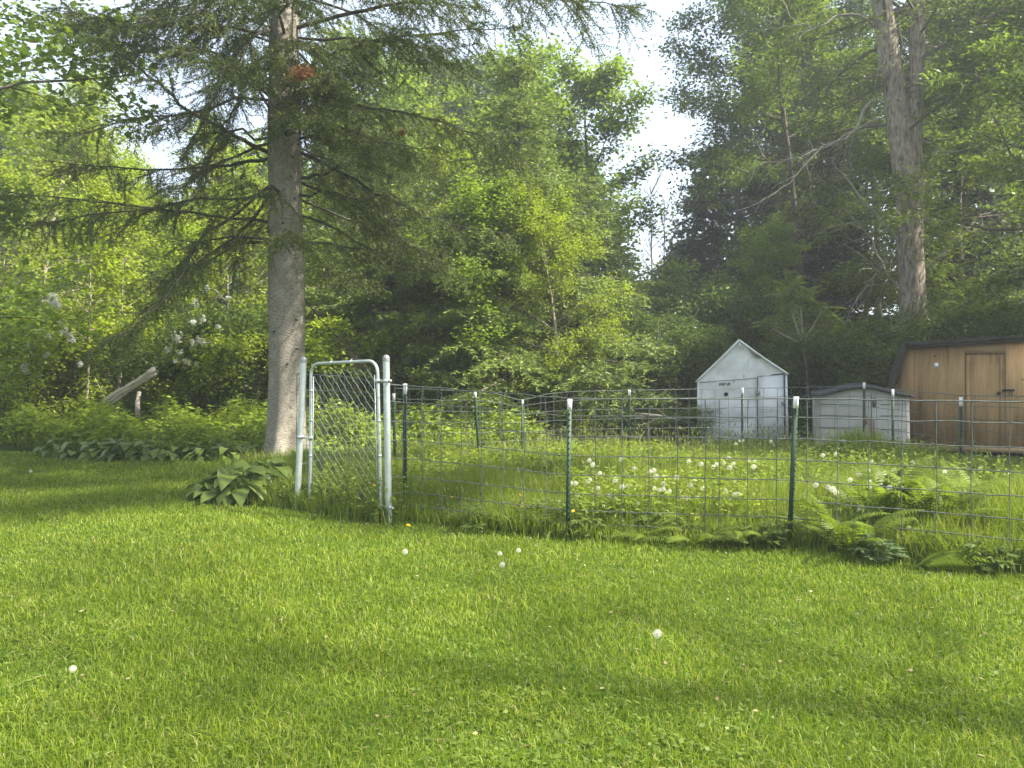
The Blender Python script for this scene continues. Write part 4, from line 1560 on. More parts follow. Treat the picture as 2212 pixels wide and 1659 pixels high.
M['plastic'] = surf_mat('grey_plastic', [(.3, (.34, .33, .30)), (.7, (.42, .41, .375))], 3, rough=.55, bump=.08, bscale=60, spec=.35)
M['lid'] = surf_mat('dark_plastic', [(.3, (.022, .026, .028)), (.7, (.045, .05, .052))], 5, rough=.5, spec=.4)
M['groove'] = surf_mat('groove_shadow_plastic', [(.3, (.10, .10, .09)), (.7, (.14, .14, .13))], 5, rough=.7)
M['redrust'] = surf_mat('red_brown_stain', [(.3, (.20, .12, .09)), (.7, (.29, .18, .14))], 12, rough=.8)


def grey_shed():
    fr = Frame(1862, 14.45, R_(19))
    root = thing('storage_shed', 'low grey plastic storage shed with arched dark lid', 'shed', fr.O, -fr.ang)
    xl, xr = fr.q(1760, 900)[0], fr.q(1966, 900)[0]
    D = 1.0
    z_arch = lambda a: 1.19 + .16 * np.sin(np.pi * np.clip(a, 0, 1)) ** 1.6
    # body: rounded front corners, bowed front
    g = Geo()
    n = 61
    a = np.linspace(0, 1, n)
    x = xl + (xr - xl) * a
    rc = .16
    e = np.clip((rc - (x - xl)) / rc, 0, 1)
    e2 = np.clip((.06 - (xr - x)) / .06, 0, 1)
    yf = .05 - .09 * np.sin(np.pi * a) + .28 * (1 - np.sqrt(np.clip(1 - e ** 2, 0, 1))) + .06 * (1 - np.sqrt(np.clip(1 - e2 ** 2, 0, 1)))
    zs = np.linspace(-.05, 1, 16)
    V = []
    for zz in zs:
        ztop = z_arch(a) - .02
        V.append(np.stack([x + .03 * (1 - zz) * (a - .3), yf - .035 * (1 - zz), zz * ztop], -1))
    V = np.concatenate(V)
    i = (np.arange(15)[:, None] * n + np.arange(n - 1)[None]).ravel()
    g.add(V, np.stack([i, i + 1, i + n + 1, i + n], -1))
    # sides and back
    for k, yy in ((0, yf[0]), (n - 1, yf[-1])):
        A = np.array([x[k], yy, -.05])
        prism(g, [A, A + [0, D - yy, 0], A + [0, D - yy, 1.2], A + [0, 0, 1.2]], (.01 if k == 0 else -.01, 0, 0))
    prism(g, [[xl, D, -.05], [xr, D, -.05], [xr, D, 1.2], [xl, D, 1.2]], (0, .02, 0))
    g.obj('body', M['plastic'], root, True)
    # lid
    g = Geo()
    m = 33
    aa = np.linspace(-.02, 1.045, m)
    X = xl + (xr - xl) * aa
    zt = z_arch(aa) + .055 * (1 - .6 * (aa > 1.0))
    F1 = np.stack([X, np.full(m, -.13) + .14 * np.abs(aa - .5) ** 2, zt], -1)
    F0 = F1 - np.array([0, 0, .07])
    F0[-3:, 2] += .035
    B1 = np.stack([X, np.full(m, D + .05), zt + .03], -1)
    B0 = B1 - np.array([0, 0, .07])
    V = np.concatenate([F0, F1, B1, B0])
    j = np.arange(m - 1)
    q4 = lambda r, s: np.stack([r * m + j, r * m + j + 1, s * m + j + 1, s * m + j], -1)
    g.add(V, q4(0, 1), q4(1, 2), q4(2, 3), q4(3, 0), np.array([[0, m, 2 * m, 3 * m], [m - 1, 4 * m - 1, 3 * m - 1, 2 * m - 1]]))
    g.obj('lid', M['lid'], root)

    def front(aq, z):
        return np.array([np.interp(aq, a, x), np.interp(aq, a, yf) - .035 * (1 - z / 1.2) - .006, z])
    # the gap between the doors, moulded lines, latch
    mid = .60
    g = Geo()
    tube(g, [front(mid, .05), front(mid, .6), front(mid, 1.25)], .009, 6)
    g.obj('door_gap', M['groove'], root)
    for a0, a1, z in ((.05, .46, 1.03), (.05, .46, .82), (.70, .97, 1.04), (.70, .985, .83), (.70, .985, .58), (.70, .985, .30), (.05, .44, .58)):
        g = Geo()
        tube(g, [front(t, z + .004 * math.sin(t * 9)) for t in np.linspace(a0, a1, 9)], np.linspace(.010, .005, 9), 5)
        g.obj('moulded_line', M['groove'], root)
    g = Geo()
    c = front(mid + .03, 1.08)
    box(g, c, (.055, .03, .17))
    box(g, c + [0, -.02, .0], (.03, .02, .10))
    g.obj('latch', M['groove'], root)
    g = Geo()
    rnd = np.random.default_rng(8)
    for k in range(3):
        c = front(mid - .055 + .04 * k, .75 - .09 * k)
        box(g, c, (.05, .012, .18 + .1 * k), None, (.5, 1))
    g.obj('rust_stain', M['redrust'], root)


grey_shed()


def wood_mat():
    m, nt, out = new_mat('weathered_plywood')
    a = noise(nt, 2.2, 6, .62, 'Object', (2.4, 1, .35))
    c = ramp(nt, a, [(.27, (.12, .075, .035)), (.42, (.33, .205, .088)), (.60, (.43, .275, .125)), (.8, (.52, .355, .18))])
    gr = noise(nt, 30, 4, .6, 'Object', (2, 1, .06))
    gf = ramp(nt, gr, [(.3, (.62, .60, .58)), (.6, (1, 1, 1))])
    c = mixc(nt, c, gf, .6, 'MULTIPLY')
    k = nt.nodes.new('ShaderNodeTexVoronoi')
    k.inputs['Scale'].default_value = 2.6
    tc = nt.nodes.new('ShaderNodeTexCoord')
    nt.links.new(tc.outputs['Object'], k.inputs['Vector'])
    kf = ramp(nt, k.outputs['Distance'], [(.03, (.25, .20, .17)), (.10, (1, 1, 1))])
    c = mixc(nt, c, kf, .7, 'MULTIPLY')
    b = nt.nodes.new('ShaderNodeBsdfPrincipled')
    b.inputs['Roughness'].default_value = .75
    b.inputs['Specular IOR Level'].default_value = .25
    nt.links.new(c, b.inputs['Base Color'])
    nt.links.new(b.outputs[0], out.inputs[0])
    M['ply'] = m


wood_mat()
M['trimwood'] = surf_mat('orange_board', [(.3, (.27, .175, .085)), (.7, (.38, .26, .13))], 5, rough=.7, stretch=(.4, 1, 3))
M['shingle'] = surf_mat('roof_shingles', [(.3, (.020, .020, .014)), (.7, (.058, .056, .040))], 9, rough=.95, bump=.5)
M['rafter'] = surf_mat('dark_soffit_wood', [(.3, (.03, .024, .018)), (.7, (.06, .048, .036))], 8, rough=.9)
M['palewood'] = surf_mat('pale_sill_board', [(.3, (.40, .34, .22)), (.7, (.52, .45, .31))], 6, rough=.8)
M['plate'] = surf_mat('white_plate', [(.3, (.72, .74, .78)), (.7, (.8, .82, .85))], 8, rough=.5)


def brown_shed():
    fr = Frame(2100, 14.9, R_(25))
    q = fr.q
    root = thing('brown_shed', 'brown plywood shed with dark shingled gambrel roof', 'shed', fr.O, -fr.ang)
    bz = .11
    L0, L1, L2 = q(1933, 985), q(1933, 829), q(1958, 749)
    L0[2] = bz
    xr = q(2212, 900)[0] + 2.2
    R2, R1 = np.array([xr - .22, 0, L2[2]]), np.array([xr, 0, L1[2]])
    RG = np.array([(L2[0] + R2[0]) / 2, 0, q(2212, 735)[2] + .01])
    g = Geo()
    D = 2.4
    out = [L0, [xr, 0, bz], R1, R2, RG, L2, L1]
    # plywood sheets: front with seams between panels left as gaps
    prism(g, out, (0, .02, 0))
    g.obj('front_wall', M['ply'], root)
    g = Geo()
    for A, B in ((L0, L1), (np.array([xr, 0, bz]), R1)):
        prism(g, [A + [0, .02, 0], B + [0, .02, 0], B + [0, D, 0], A + [0, D, 0]], (.02 if A is L0 else -.02, 0, 0))
    prism(g, [p + np.array([0, D, 0]) for p in map(np.array, out)], (0, .02, 0))
    g.obj('side_walls', M['ply'], root)
    # seams
    for u in (1975, 2085):
        gs = Geo()
        v1 = 746 if u > 2000 else 752
        prism(gs, [q(u - .4, v1, -.004), q(u + .4, v1, -.004), q(u + .4, 966, -.004), q(u - .4, 966, -.004)], (0, .003, 0))
        gs.obj('seam', M['rafter'], root)
    # roof: thick shingled slabs with overhang
    g = Geo()
    th = .085
    def slab(A, B, ov0=0., ov1=0.):
        d = unit(B - A)
        A = A - d * ov0
        B = B + d * ov1
        nrm = unit(np.cross(d, [0, 1, 0]))
        if nrm[2] < 0:
            nrm = -nrm
        nr = nrm * th
        n = 24
        t = np.linspace(0, 1, n)
        o = np.array([0, -.16, 0])
        rnd = np.random.default_rng(4)
        up_ = [A + (B - A) * s + nr * (1 + rnd.uniform(-.08, .14)) + o for s in t]
        lo = [A + (B - A) * s + nrm * .004 + o for s in t[::-1]]
        prism(g, np.array(up_ + lo), (0, D + .3, 0))
    slab(L1, L2, .14, .03)
    slab(L2, RG, .04, .0)
    slab(R2, RG, .04, .0)
    slab(R1, R2, .14, .03)
    g.obj('roof', M['shingle'], root)
    # shingle tabs along the front edge
    g = Geo()
    for t in np.linspace(0, 1, 13):
        c = L2 + (RG - L2) * t + np.array([0, -.166, .045])
        tab = Geo()
        box(tab, c, (.012, .008, .075))
        tab.obj('shingle_edge', M['rafter'], root)
    # fascia under the roof edge
    g = Geo()
    prism(g, [L2 + [0, -.15, 0], RG + [0, -.15, 0], RG + [0, -.15, -.035], L2 + [.02, -.15, -.035]], (0, .13, 0))
    prism(g, [L1 + [-.02, -.15, 0], L2 + [-.02, -.15, 0], L2 + [.02, -.15, -.02], L1 + [.02, -.15, -.02]], (0, .13, 0))
    g.obj('soffit', M['rafter'], root)
    # door
    g = Geo()
    prism(g, [q(2086, 967, -.014), q(2170.5, 967, -.014), q(2170.5, 766, -.014), q(2086, 766.5, -.014)], (0, .012, 0))
    d = g.obj('door', M['ply'], root)
    g = Geo()
    prism(g, [q(2084.6, 967, -.017), q(2085.8, 967, -.017), q(2085.8, 766, -.017), q(2170.8, 765.3, -.017), q(2170.8, 967, -.017), q(2172.2, 967, -.017), q(2172.2, 763.6, -.017), q(2084.6, 764.6, -.017)], (0, .004, 0))
    g.obj('gap', M['rafter'], d)
    for u0, u1 in ((2088, 2096), (2160, 2168.5)):
        g = Geo()
        prism(g, [q(u0, 967, -.024), q(u1, 967, -.024), q(u1, 768, -.024), q(u0, 768, -.024)], (0, .008, 0))
        g.obj('stile', M['ply'], d)
    g = Geo()
    box(g, q(2178, 843, -.04), (.20, .02, .035))
    tube(g, [q(2168, 843, -.055), q(2190, 842, -.055)], .012, 8)
    tube(g, [q(2181, 844, -.06), q(2180, 852, -.07), q(2184, 857, -.07), q(2187, 851, -.07), q(2184, 844, -.06)], .008, 6)
    g.obj('latch', M['ink'], d)
    g = Geo()
    tube(g, [q(2158, 849.5, -.015), q(2158, 849.5, -.045)], .035, 12)
    g.obj('knob', M['rafter'], d)
    # header board
    g = Geo()
    prism(g, [q(2084, 763, -.02), q(2173, 761.5, -.02), q(2173, 742, -.02), q(2084, 747, -.02)], (0, .018, 0))
    g.obj('header_board', M['trimwood'], root)
    # bottom rail, dark crawl gap, pale ground board
    g = Geo()
    box(g, np.array([(L0[0] + xr) / 2 + .1, -.02, bz + .045]), (xr - L0[0] - .2, .03, .09))
    g.obj('bottom_rail', M['trimwood'], root)
    g = Geo()
    for xx in np.linspace(L0[0] + .15, xr - .15, 3):
        box(g, np.array([xx, D / 2, bz / 2 - .02]), (.12, D - .3, bz + .03))
    g.obj('skid', M['rafter'], root)
    g = Geo()
    box(g, np.array([(L0[0] + xr) / 2, .06, -.0]), (xr - L0[0] - .1, .04, .03))
    g.obj('sill_board', M['palewood'], root)
    # white plate and its stain
    g = Geo()
    box(g, q(2022.5, 788.5, -.008), (.065, .012, .085))
    g.obj('plate', M['plate'], root)


brown_shed()


# ------------------------------------------------------------------ plants
def hosta_proto(name, label, loc, seed, n, L, cat='hosta', group=None, sc=1.):
    rnd = np.random.default_rng(seed)
    root = thing(name, label, cat, loc, 0, group)
    g, gs = Geo(), Geo()
    for k in range(n):
        ring = k / n
        az = k * 2.4 + rnd.uniform(-.3, .3)
        el = R_(np.interp(ring, [0, 1], [74, 18]) + rnd.normal(0, 11))
        pl = L * np.interp(ring, [0, 1], [1.5, 1.25]) * rnd.uniform(.8, 1.15)
        d = np.array([math.cos(az) * math.cos(el), math.sin(az) * math.cos(el), math.sin(el)])
        b0 = np.array([math.cos(az), math.sin(az), 0]) * .05
        e = b0 + d * pl
        tube(gs, [b0, (b0 + e) / 2 + [0, 0, .02], e], [.006, .005, .004], 4, False)
        # blade: arching away, cupped about the midrib
        ll = L * rnd.uniform(.8, 1.2)
        ww = ll * rnd.uniform(.62, .86)
        h = np.array([math.cos(az), math.sin(az), 0])
        s = np.array([-math.sin(az), math.cos(az), 0])
        roll = rnd.normal(0, .38)
        curl = rnd.uniform(.35, .9)
        nu, nv = 7, 5
        V = []
        for i in range(nu):
            t = i / (nu - 1)
            prof = (math.sin(math.pi * min(1, t * .93 + .07) ** .72)) ** .85 if t < 1 else 0
            slope = math.sin(el) * .35
            c = e + h * ll * t * .95 + np.array([0, 0, ll * (slope * t - curl * t * t)])
            for j in range(nv):
                v = (j / (nv - 1) - .5) * 2
                V.append(c + s * v * ww / 2 * prof + np.array([0, 0, .10 * ww * abs(v) * prof + roll * v * ww / 2 * prof]) + np.array([0, 0, .006 * math.cos(v * 9)]))
        i = (np.arange(nu - 1)[:, None] * nv + np.arange(nv - 1)[None]).ravel()
        g.add(np.array(V), np.stack([i, i + 1, i + nv + 1, i + nv], -1))
    g.obj('leaves', M['hosta'], root, True)
    gs.obj('stems', M['stem'], root)
    return root


H1 = hosta_proto('hosta', 'large hosta with broad leaves at the front of the spruce base', (XU(520, 9.6), 9.6, 0), 501, 46, .255)
dup(H1, 'broad leaved hosta tucked between the big hosta and the gate', (XU(572, 10.2), 10.2, 0), 1.0, 1.05)
dup(H1, 'hosta drooping over the lawn left of the spruce base', (XU(462, 9.55), 9.55, 0), 2.2, .62)
H2 = hosta_proto('hosta', 'hosta at the left end of the planted bed edge', (XU(128, 15.2), 15.2, 0), 502, 26, .21)
for U, Y, rz, sc, lb in ((170, 14.75, 1, .95, 'second hosta from the left along the bed edge'), (222, 14.5, 2, 1.0, 'hosta left of the pale middle hosta on the bed edge'),
                         (278, 14.3, 3, 1.15, 'largest pale hosta in the middle of the bed edge'), (330, 14.2, 4, 1.05, 'hosta right of the largest one on the bed edge'),
                         (385, 14.15, 5, .85, 'hosta below the white lilac on the bed edge'), (440, 14.1, 1.5, .8, 'second hosta left of the spruce on the bed edge'),
                         (500, 14.0, 2.5, .9, 'hosta next to the spruce on the bed edge'), (545, 14.2, .5, .9, 'hosta touching the left side of the spruce trunk'),
                         (705, 13.6, 3.3, .9, 'pale hosta seen through the left part of the gate'), (760, 13.9, 4.3, .9, 'pale hosta seen through the middle of the gate'),
                         (805, 13.8, 5.3, .8, 'pale hosta seen beside the right gate stile')):
    dup(H2, lb, (XU(U, Y), Y, 0), rz, sc)


def iris_clump(name, label, loc, seed, n=60, h=.6, w=.03, spread=.2):
    rnd = np.random.default_rng(seed)
    g = Geo()
    p = np.stack([rnd.normal(0, spread, n), rnd.normal(0, spread * .7, n), np.zeros(n)], -1)
    grass_blades(g, p, rnd.uniform(.6, 1.1, n) * h, w * rnd.uniform(.7, 1.2, n), rnd, lean=.28)
    o = g.obj(name, M['iris'], loc=loc)
    return tag(o, label, 'iris')


I1 = iris_clump('iris_clump', 'blue green iris clump seen through the gate', (XU(800, 15.2), 15.2, 0), 601, 90, .68)
for U, Y, rz, sc, lb in ((735, 15.6, 1, 1.0, 'blue green iris clump near the left gate stile'), (850, 15.8, 2, 1.05, 'iris clump behind the right gate post'), (930, 16.3, 3.2, .9, 'iris clump beside the pale rock'),
                         (505, 15.6, 2.2, .9, 'iris clump just left of the spruce trunk'), (345, 15.2, 2.9, .85, 'iris clump behind the largest pale hosta'), (235, 15.4, 1.9, .85, 'iris clump behind the left hostas'),
                         (395, 17.4, 4.0, 1.0, 'iris clump below the white lilac')):
    o = I1.copy()
    COL.objects.link(o)
    o.location = (XU(U, Y), Y, 0)
    o.rotation_euler = (0, 0, rz)
    o.scale = (sc, sc, sc)
    o['label'] = lb


def fern(name, label, loc, seed, nf=8, L=.7, mat='fern', e0=60, e1=80, az0=None, rz=0, azr=6.283):
    rnd = np.random.default_rng(seed)
    root = thing(name, label, 'fern', loc, rz)
    for k in range(nf):
        g = Geo()
        az = (k / nf * azr + rnd.uniform(-.25, .25)) if az0 is None else az0 + rnd.uniform(-azr, azr)
        el = R_(rnd.uniform(e0, e1))
        ll = L * rnd.uniform(.75, 1.1)
        h = np.array([math.cos(az), math.sin(az), 0])
        m = 12
        t = np.linspace(0, 1, m)
        ang = el - t ** 1.5 * R_(65)
        pts = np.concatenate([[[0, 0, 0]], np.cumsum(np.stack([h[0] * np.cos(ang), h[1] * np.cos(ang), np.sin(ang)], -1) * ll / m, 0)])
        tube(g, pts, np.linspace(.005, .0015, m + 1), 4, False)
        npn = 24
        ss = np.linspace(.16, .99, npn)
        q, d = along(pts, ss)
        s = np.cross(d, [0, 0, 1.])
        bad = np.linalg.norm(s, axis=1) < .1
        s[bad] = [-h[1], h[0], 0]
        s = unit(s)
        nn = unit(np.cross(s, d))
        pl = ll * .24 * np.sin(np.pi * (.12 + .86 * ss)) ** .8
        for sg in (1, -1):
            base = q
            dirn = unit(s * sg + d * .35 - nn * .15)
            # pinna as two overlapping strips, toothed by small leaflets
            leaf_quads(g, base, dirn, nn, pl, ll * .030, .18)
            for f in (.25, .45, .65, .82):
                c = base + dirn * (pl * f)[:, None] - nn * (pl * f * f * .18)[:, None]
                for s2 in (1, -1):
                    dd2 = unit(dirn * .7 + d * s2 * .8)
                    leaf_quads(g, c, dd2, nn, np.maximum(.004, pl * .17 * (1.1 - f)), ll * .012, .1)
        g.obj('frond', M[mat], root)
    return root


fern('fern', 'large feathery fern spilling through the front fence near the right edge', (XU(1905, 7.2), 7.2, 0), 701, 13, 1.0, e0=60, e1=85)
fern('fern', 'tall upright pale fern standing inside the pen below the side post', (XU(2105, 8.1), 8.1, 0), 702, 7, .85, 'fern', 70, 86)
fern('fern', 'low fern with a yellow green frond lying over the lawn edge', (XU(1975, 6.15), 6.15, .02), 703, 5, .62, 'fernlight', 22, 42, az0=-.15, azr=.35)
fern('fern', 'dark low fern at the foot of the fence between two posts', (XU(1500, 7.05), 7.05, 0), 704, 8, .55, 'fern', 18, 50)
fern('fern', 'small upright fern inside the pen behind the gate side post', (XU(930, 11.0), 11.0, 0), 705, 7, .6, 'fern', 60, 82)
fern('fern', 'small yellow green fern behind the middle front post', (XU(1222, 13.3), 13.3, 0), 706, 6, .5, 'fernlight', 55, 80)
fern('fern', 'small yellow green fern near the leaning back post', (XU(1055, 12.9), 12.9, 0), 707, 6, .45, 'fernlight', 50, 80)
fern('fern', 'fern low under the fence at the right edge', (XU(2130, 6.6), 6.6, 0), 708, 8, .55, 'fern', 30, 65)
fern('fern', 'broad fern beside the leaning front post', (XU(1630, 7.0), 7.0, 0), 709, 7, .45, 'fern', 25, 55)


for U, Y, n_, L_, e0, e1, lb in ((1390, 7.25, 7, .5, 25, 60, 'fern just right of the middle front post'), (1575, 7.15, 8, .55, 20, 55, 'fern midway along the fence left of the leaning post'),
                             (1790, 6.95, 8, .75, 50, 80, 'fern just right of the leaning front post'), (1840, 6.6, 9, .75, 45, 78, 'fern in front of the large feathery fern'),
                             (2020, 7.0, 10, .9, 58, 84, 'upright fern right of the large feathery fern'), (2185, 6.9, 8, .75, 55, 82, 'upright fern cut by the right edge'),
                             (1120, 7.9, 6, .4, 20, 50, 'small low fern between the gate and the middle post')):
    fern('fern', lb, (XU(U, Y), Y, 0), int(U), n_, L_, 'fern', e0, e1)


def broad_weed(label, loc, seed, n=26, h=.3, ls=.12, mat='weed'):
    rnd = np.random.default_rng(seed)
    root = thing('broadleaf_weed', label, 'weed', loc)
    g, gs = Geo(), Geo()
    for k in range(n):
        az = rnd.uniform(0, 6.283)
        e = np.array([math.cos(az) * rnd.uniform(.02, h * .75), math.sin(az) * rnd.uniform(.02, h * .6), h * rnd.uniform(.25, 1)])
        tube(gs, [[0, 0, 0], e * [.4, .4, .6], e], [.004, .003, .002], 3, False)
        for j in range(-2, 3):
            a2 = az + j * .6
            d = unit(np.array([math.cos(a2), math.sin(a2), rnd.uniform(-.3, .25)]))
            nn = unit(np.array([0, -.2, 1.]) + rnd.normal(0, .2, 3))
            l = ls * (1 - abs(j) * .16) * rnd.uniform(.8, 1.15)
            leaf_quads(g, [e], [d], [nn], l, l * .42)
    g.obj('leaves', M[mat], root)
    gs.obj('stems', M['stem'], root)
    return root


broad_weed('bluish lobed weed under the large fern by the lawn edge', (XU(1895, 6.35), 6.35, 0), 801, 30, .27, .11, 'iris')
broad_weed('leafy weed at the foot of the leaning front post', (XU(1660, 6.85), 6.85, 0), 802, 28, .26, .10)
broad_weed('leafy weed by the middle front post', (XU(1275, 7.25), 7.25, 0), 803, 16, .26, .09)
broad_weed('broad leaved weed between the gate and the middle post', (XU(1015, 7.75), 7.75, 0), 804, 10, .28, .12)
broad_weed('leafy weed at the foot of the right gate post', (XU(806, 8.2), 8.2, 0), 805, 12, .2, .09)
broad_weed('weed tangle at the right edge of the lawn', (XU(2150, 6.0), 6.0, 0), 806, 30, .25, .10)


# dandelions
def puff_parts():
    rnd = np.random.default_rng(900)
    g = Geo()
    n = 190
    i = np.arange(n) + .5
    ph = np.arccos(1 - 2 * i / n)
    th = math.pi * (1 + 5 ** .5) * i
    d = np.stack([np.cos(th) * np.sin(ph), np.sin(th) * np.sin(ph), np.cos(ph)], -1)
    r = .0265
    # fine spokes and small fluff stars
    blade_tris(g, d * r * .2, d, unit(np.cross(d, rnd.normal(0, 1, (n, 3)))), r * .85, .0009)
    for k in range(1):
        t = unit(np.cross(d, rnd.normal(0, 1, (n, 3))))
        leaf_quads(g, d * r - t * .0036, t, d, .0072, .0030, 0)
    head = g.mesh('seed_head', M['puff'])
    g = Geo()
    a = np.linspace(0, math.pi, 6)
    tube(g, [[0, 0, -.0075 * math.cos(t)] for t in a], [max(1e-4, .0075 * math.sin(t)) for t in a], 8, False)
    core = g.mesh('seed_core', M['puffcore'], True)
    g = Geo()
    for ring, m, l in ((0, 18, .021), (.35, 16, .016), (.7, 12, .011)):
        az = np.arange(m) * 6.283 / m + ring
        d = unit(np.stack([np.cos(az), np.sin(az), np.full(m, .15 + ring)], -1))
        leaf_quads(g, np.zeros((m, 3)), d, unit(np.array([0, 0, 1.]) - d * d[:, 2:3]), l, .006, 0)
    bloom = g.mesh('bloom', M['yellow'])
    return head, core, bloom


PH, PC, PB = puff_parts()


def stem_mesh(h, lean, az):
    g = Geo()
    top = np.array([math.cos(az) * lean, math.sin(az) * lean, h])
    tube(g, [[0, 0, -.02], top * [.3, .3, .5], top], [.0026, .0024, .002], 5, False)
    return g.mesh('stem', M['stem']), top


rndD = np.random.default_rng(910)


def dandelion(U, V, h, label, group, yellow=False, sc=1.):
    Yd = F * (HC - h) / (V - 815.0)
    head = P(U, V, Yd)
    az, ln = rndD.uniform(0, 6.283), rndD.uniform(0, .06)
    sm, top = stem_mesh(head[2], ln, az)
    base = np.array([head[0] - top[0], head[1] - top[1], 0.])
    root = thing('yellow_dandelion' if yellow else 'dandelion', label, 'dandelion', base, 0, group)
    o = bpy.data.objects.new('stem', sm)
    COL.objects.link(o)
    o.parent = root
    o = bpy.data.objects.new('bloom' if yellow else 'seed_head', PB if yellow else PH)
    COL.objects.link(o)
    o.parent = root
    o.location = top
    o.rotation_euler = (rndD.uniform(-.5, .5), rndD.uniform(-.5, .5), rndD.uniform(0, 6))
    s = sc * rndD.uniform(.8, 1.15) * (1 if V < 1180 else .85)
    o.scale = (s, s, s)
    if not yellow:
        c = bpy.data.objects.new('seed_core', PC)
        COL.objects.link(c)
        c.parent = o


z6 = [(472, 888), (236, 908), (310, 924), (400, 925), (380, 942), (478, 945), (445, 920), (500, 922), (592, 902), (625, 908), (620, 940), (720, 790), (513, 806), (535, 788), (557, 786), (30, 962), (8, 970), (45, 998),
      (163, 1003), (90, 1041), (245, 1048), (320, 1068), (35, 1068), (62, 1078), (85, 1072), (122, 1085), (453, 1080), (458, 1098), (200, 1122), (232, 1128), (283, 1122), (310, 1166), (332, 1166), (366, 1170), (478, 1134),
      (505, 1106), (524, 1104), (550, 1124), (1027, 873), (1103, 865), (1147, 790), (1315, 910), (1383, 908), (1292, 963), (1240, 985), (1280, 1005), (1303, 1030), (1303, 1057), (1188, 1018), (1355, 972), (1358, 992),
      (1391, 974), (1393, 995), (1415, 995), (1449, 964), (1485, 970), (1490, 992), (986, 1048), (1058, 1061), (1084, 1073), (1104, 1092), (932, 1166), (1243, 1197), (1455, 1097), (1420, 1065), (1495, 1067), (1745, 970),
      (1557, 917), (1853, 1081), (1868, 1122), (1655, 1097), (1606, 1150)]
zc = [(722, 330), (745, 356), (927, 323), (1013, 381), (790, 413), (605, 478), (632, 478), (710, 470), (726, 458), (890, 458), (780, 510), (935, 500), (970, 500), (878, 542), (860, 562), (890, 580), (1037, 607)]
heads = [((1900 + a / 2.011) * .7373, (900 + b / 2.011) * .7373) for a, b in z6] + [((1400 + a / 2.212) * .7373, (1200 + b / 2.212) * .7373) for a, b in zc]
for (U, V) in heads:
    if V < 985:
        reg = 'far pen near the white shed'
    elif U < 1250:
        reg = 'pen grass touching the middle front post'
    elif U < 1400:
        reg = 'pen just right of the middle front post'
    elif U < 1600:
        reg = 'middle patch before the white shed'
    elif U < 1720:
        reg = 'pen left of the leaning front post'
    elif U < 1800:
        reg = 'pen just right of the leaning front post'
    elif U < 1960:
        reg = 'crowded patch in front of the grey shed'
    else:
        reg = 'pen before the brown shed'
    dandelion(U, V, min(.56, HC - (V - 815) / F * (7.75 if U < 1700 else 7.0)), 'white dandelion seed head in the ' + reg, 'seed heads in the ' + reg)
for U, V, h, lb in ((1080, 1196, .16, 'left of three white seed heads on the lawn before the middle post'), (1120, 1189, .18, 'tallest of three white seed heads on the lawn before the middle post'),
                    (1085, 1220, .12, 'lowest of three white seed heads on the lawn before the middle post'), (1420, 1369, .12, 'single white seed head in the middle of the lawn'),
                    (157, 1445, .10, 'biggest nearest white seed head on the left lawn'), (66, 1018, .12, 'small white seed head on the far left lawn by the bed'),
                    (875, 1192, .08, 'faint white seed head on the lawn before the gate')):
    dandelion(U, V, h, lb, 'seed heads on the lawn')
zy = [(1075, 1078), (1085, 1092), (1135, 1068), (1028, 1042), (1602, 1108), (1618, 1182), (1503, 1042), (1945, 1210), (1160, 1122), (925, 1042)]
for a, b in zy:
    dandelion((800 + a / 2.212) * .7373, (950 + b / 2.212) * .7373, .3, 'yellow dandelion flower in the pen near the middle front post', 'yellow flowers in the pen', True)
for a, b in ((655, 1043), (715, 1045), (505, 1057)):
    dandelion((800 + a / 2.212) * .7373, (950 + b / 2.212) * .7373, .3, 'yellow dandelion flower seen through the gate mesh', 'yellow flowers behind the gate', True)
dandelion(882, 1135, .1, 'bright yellow dandelion flower at the foot of the right gate post', None, True, 1.3)
dandelion(467, 1179, .05, 'yellow dandelion flower alone on the left lawn', None, True, 1.2)


# ------------------------------------------------------------------ log, rock, sticks, bricks
M['oldwood'] = surf_mat('weathered_log', [(.34, (.12, .09, .06)), (.44, (.56, .49, .39)), (.8, (.72, .66, .56))], 9, rough=.9, bump=.9, stretch=(.35, 2.5, 2.5))
M['rock'] = surf_mat('pale_rock', [(.3, (.20, .18, .16)), (.7, (.34, .31, .28))], 6, rough=.9, bump=.4)
M['brick'] = surf_mat('red_brick', [(.3, (.14, .06, .045)), (.7, (.21, .095, .07))], 9, rough=.9, bump=.3)


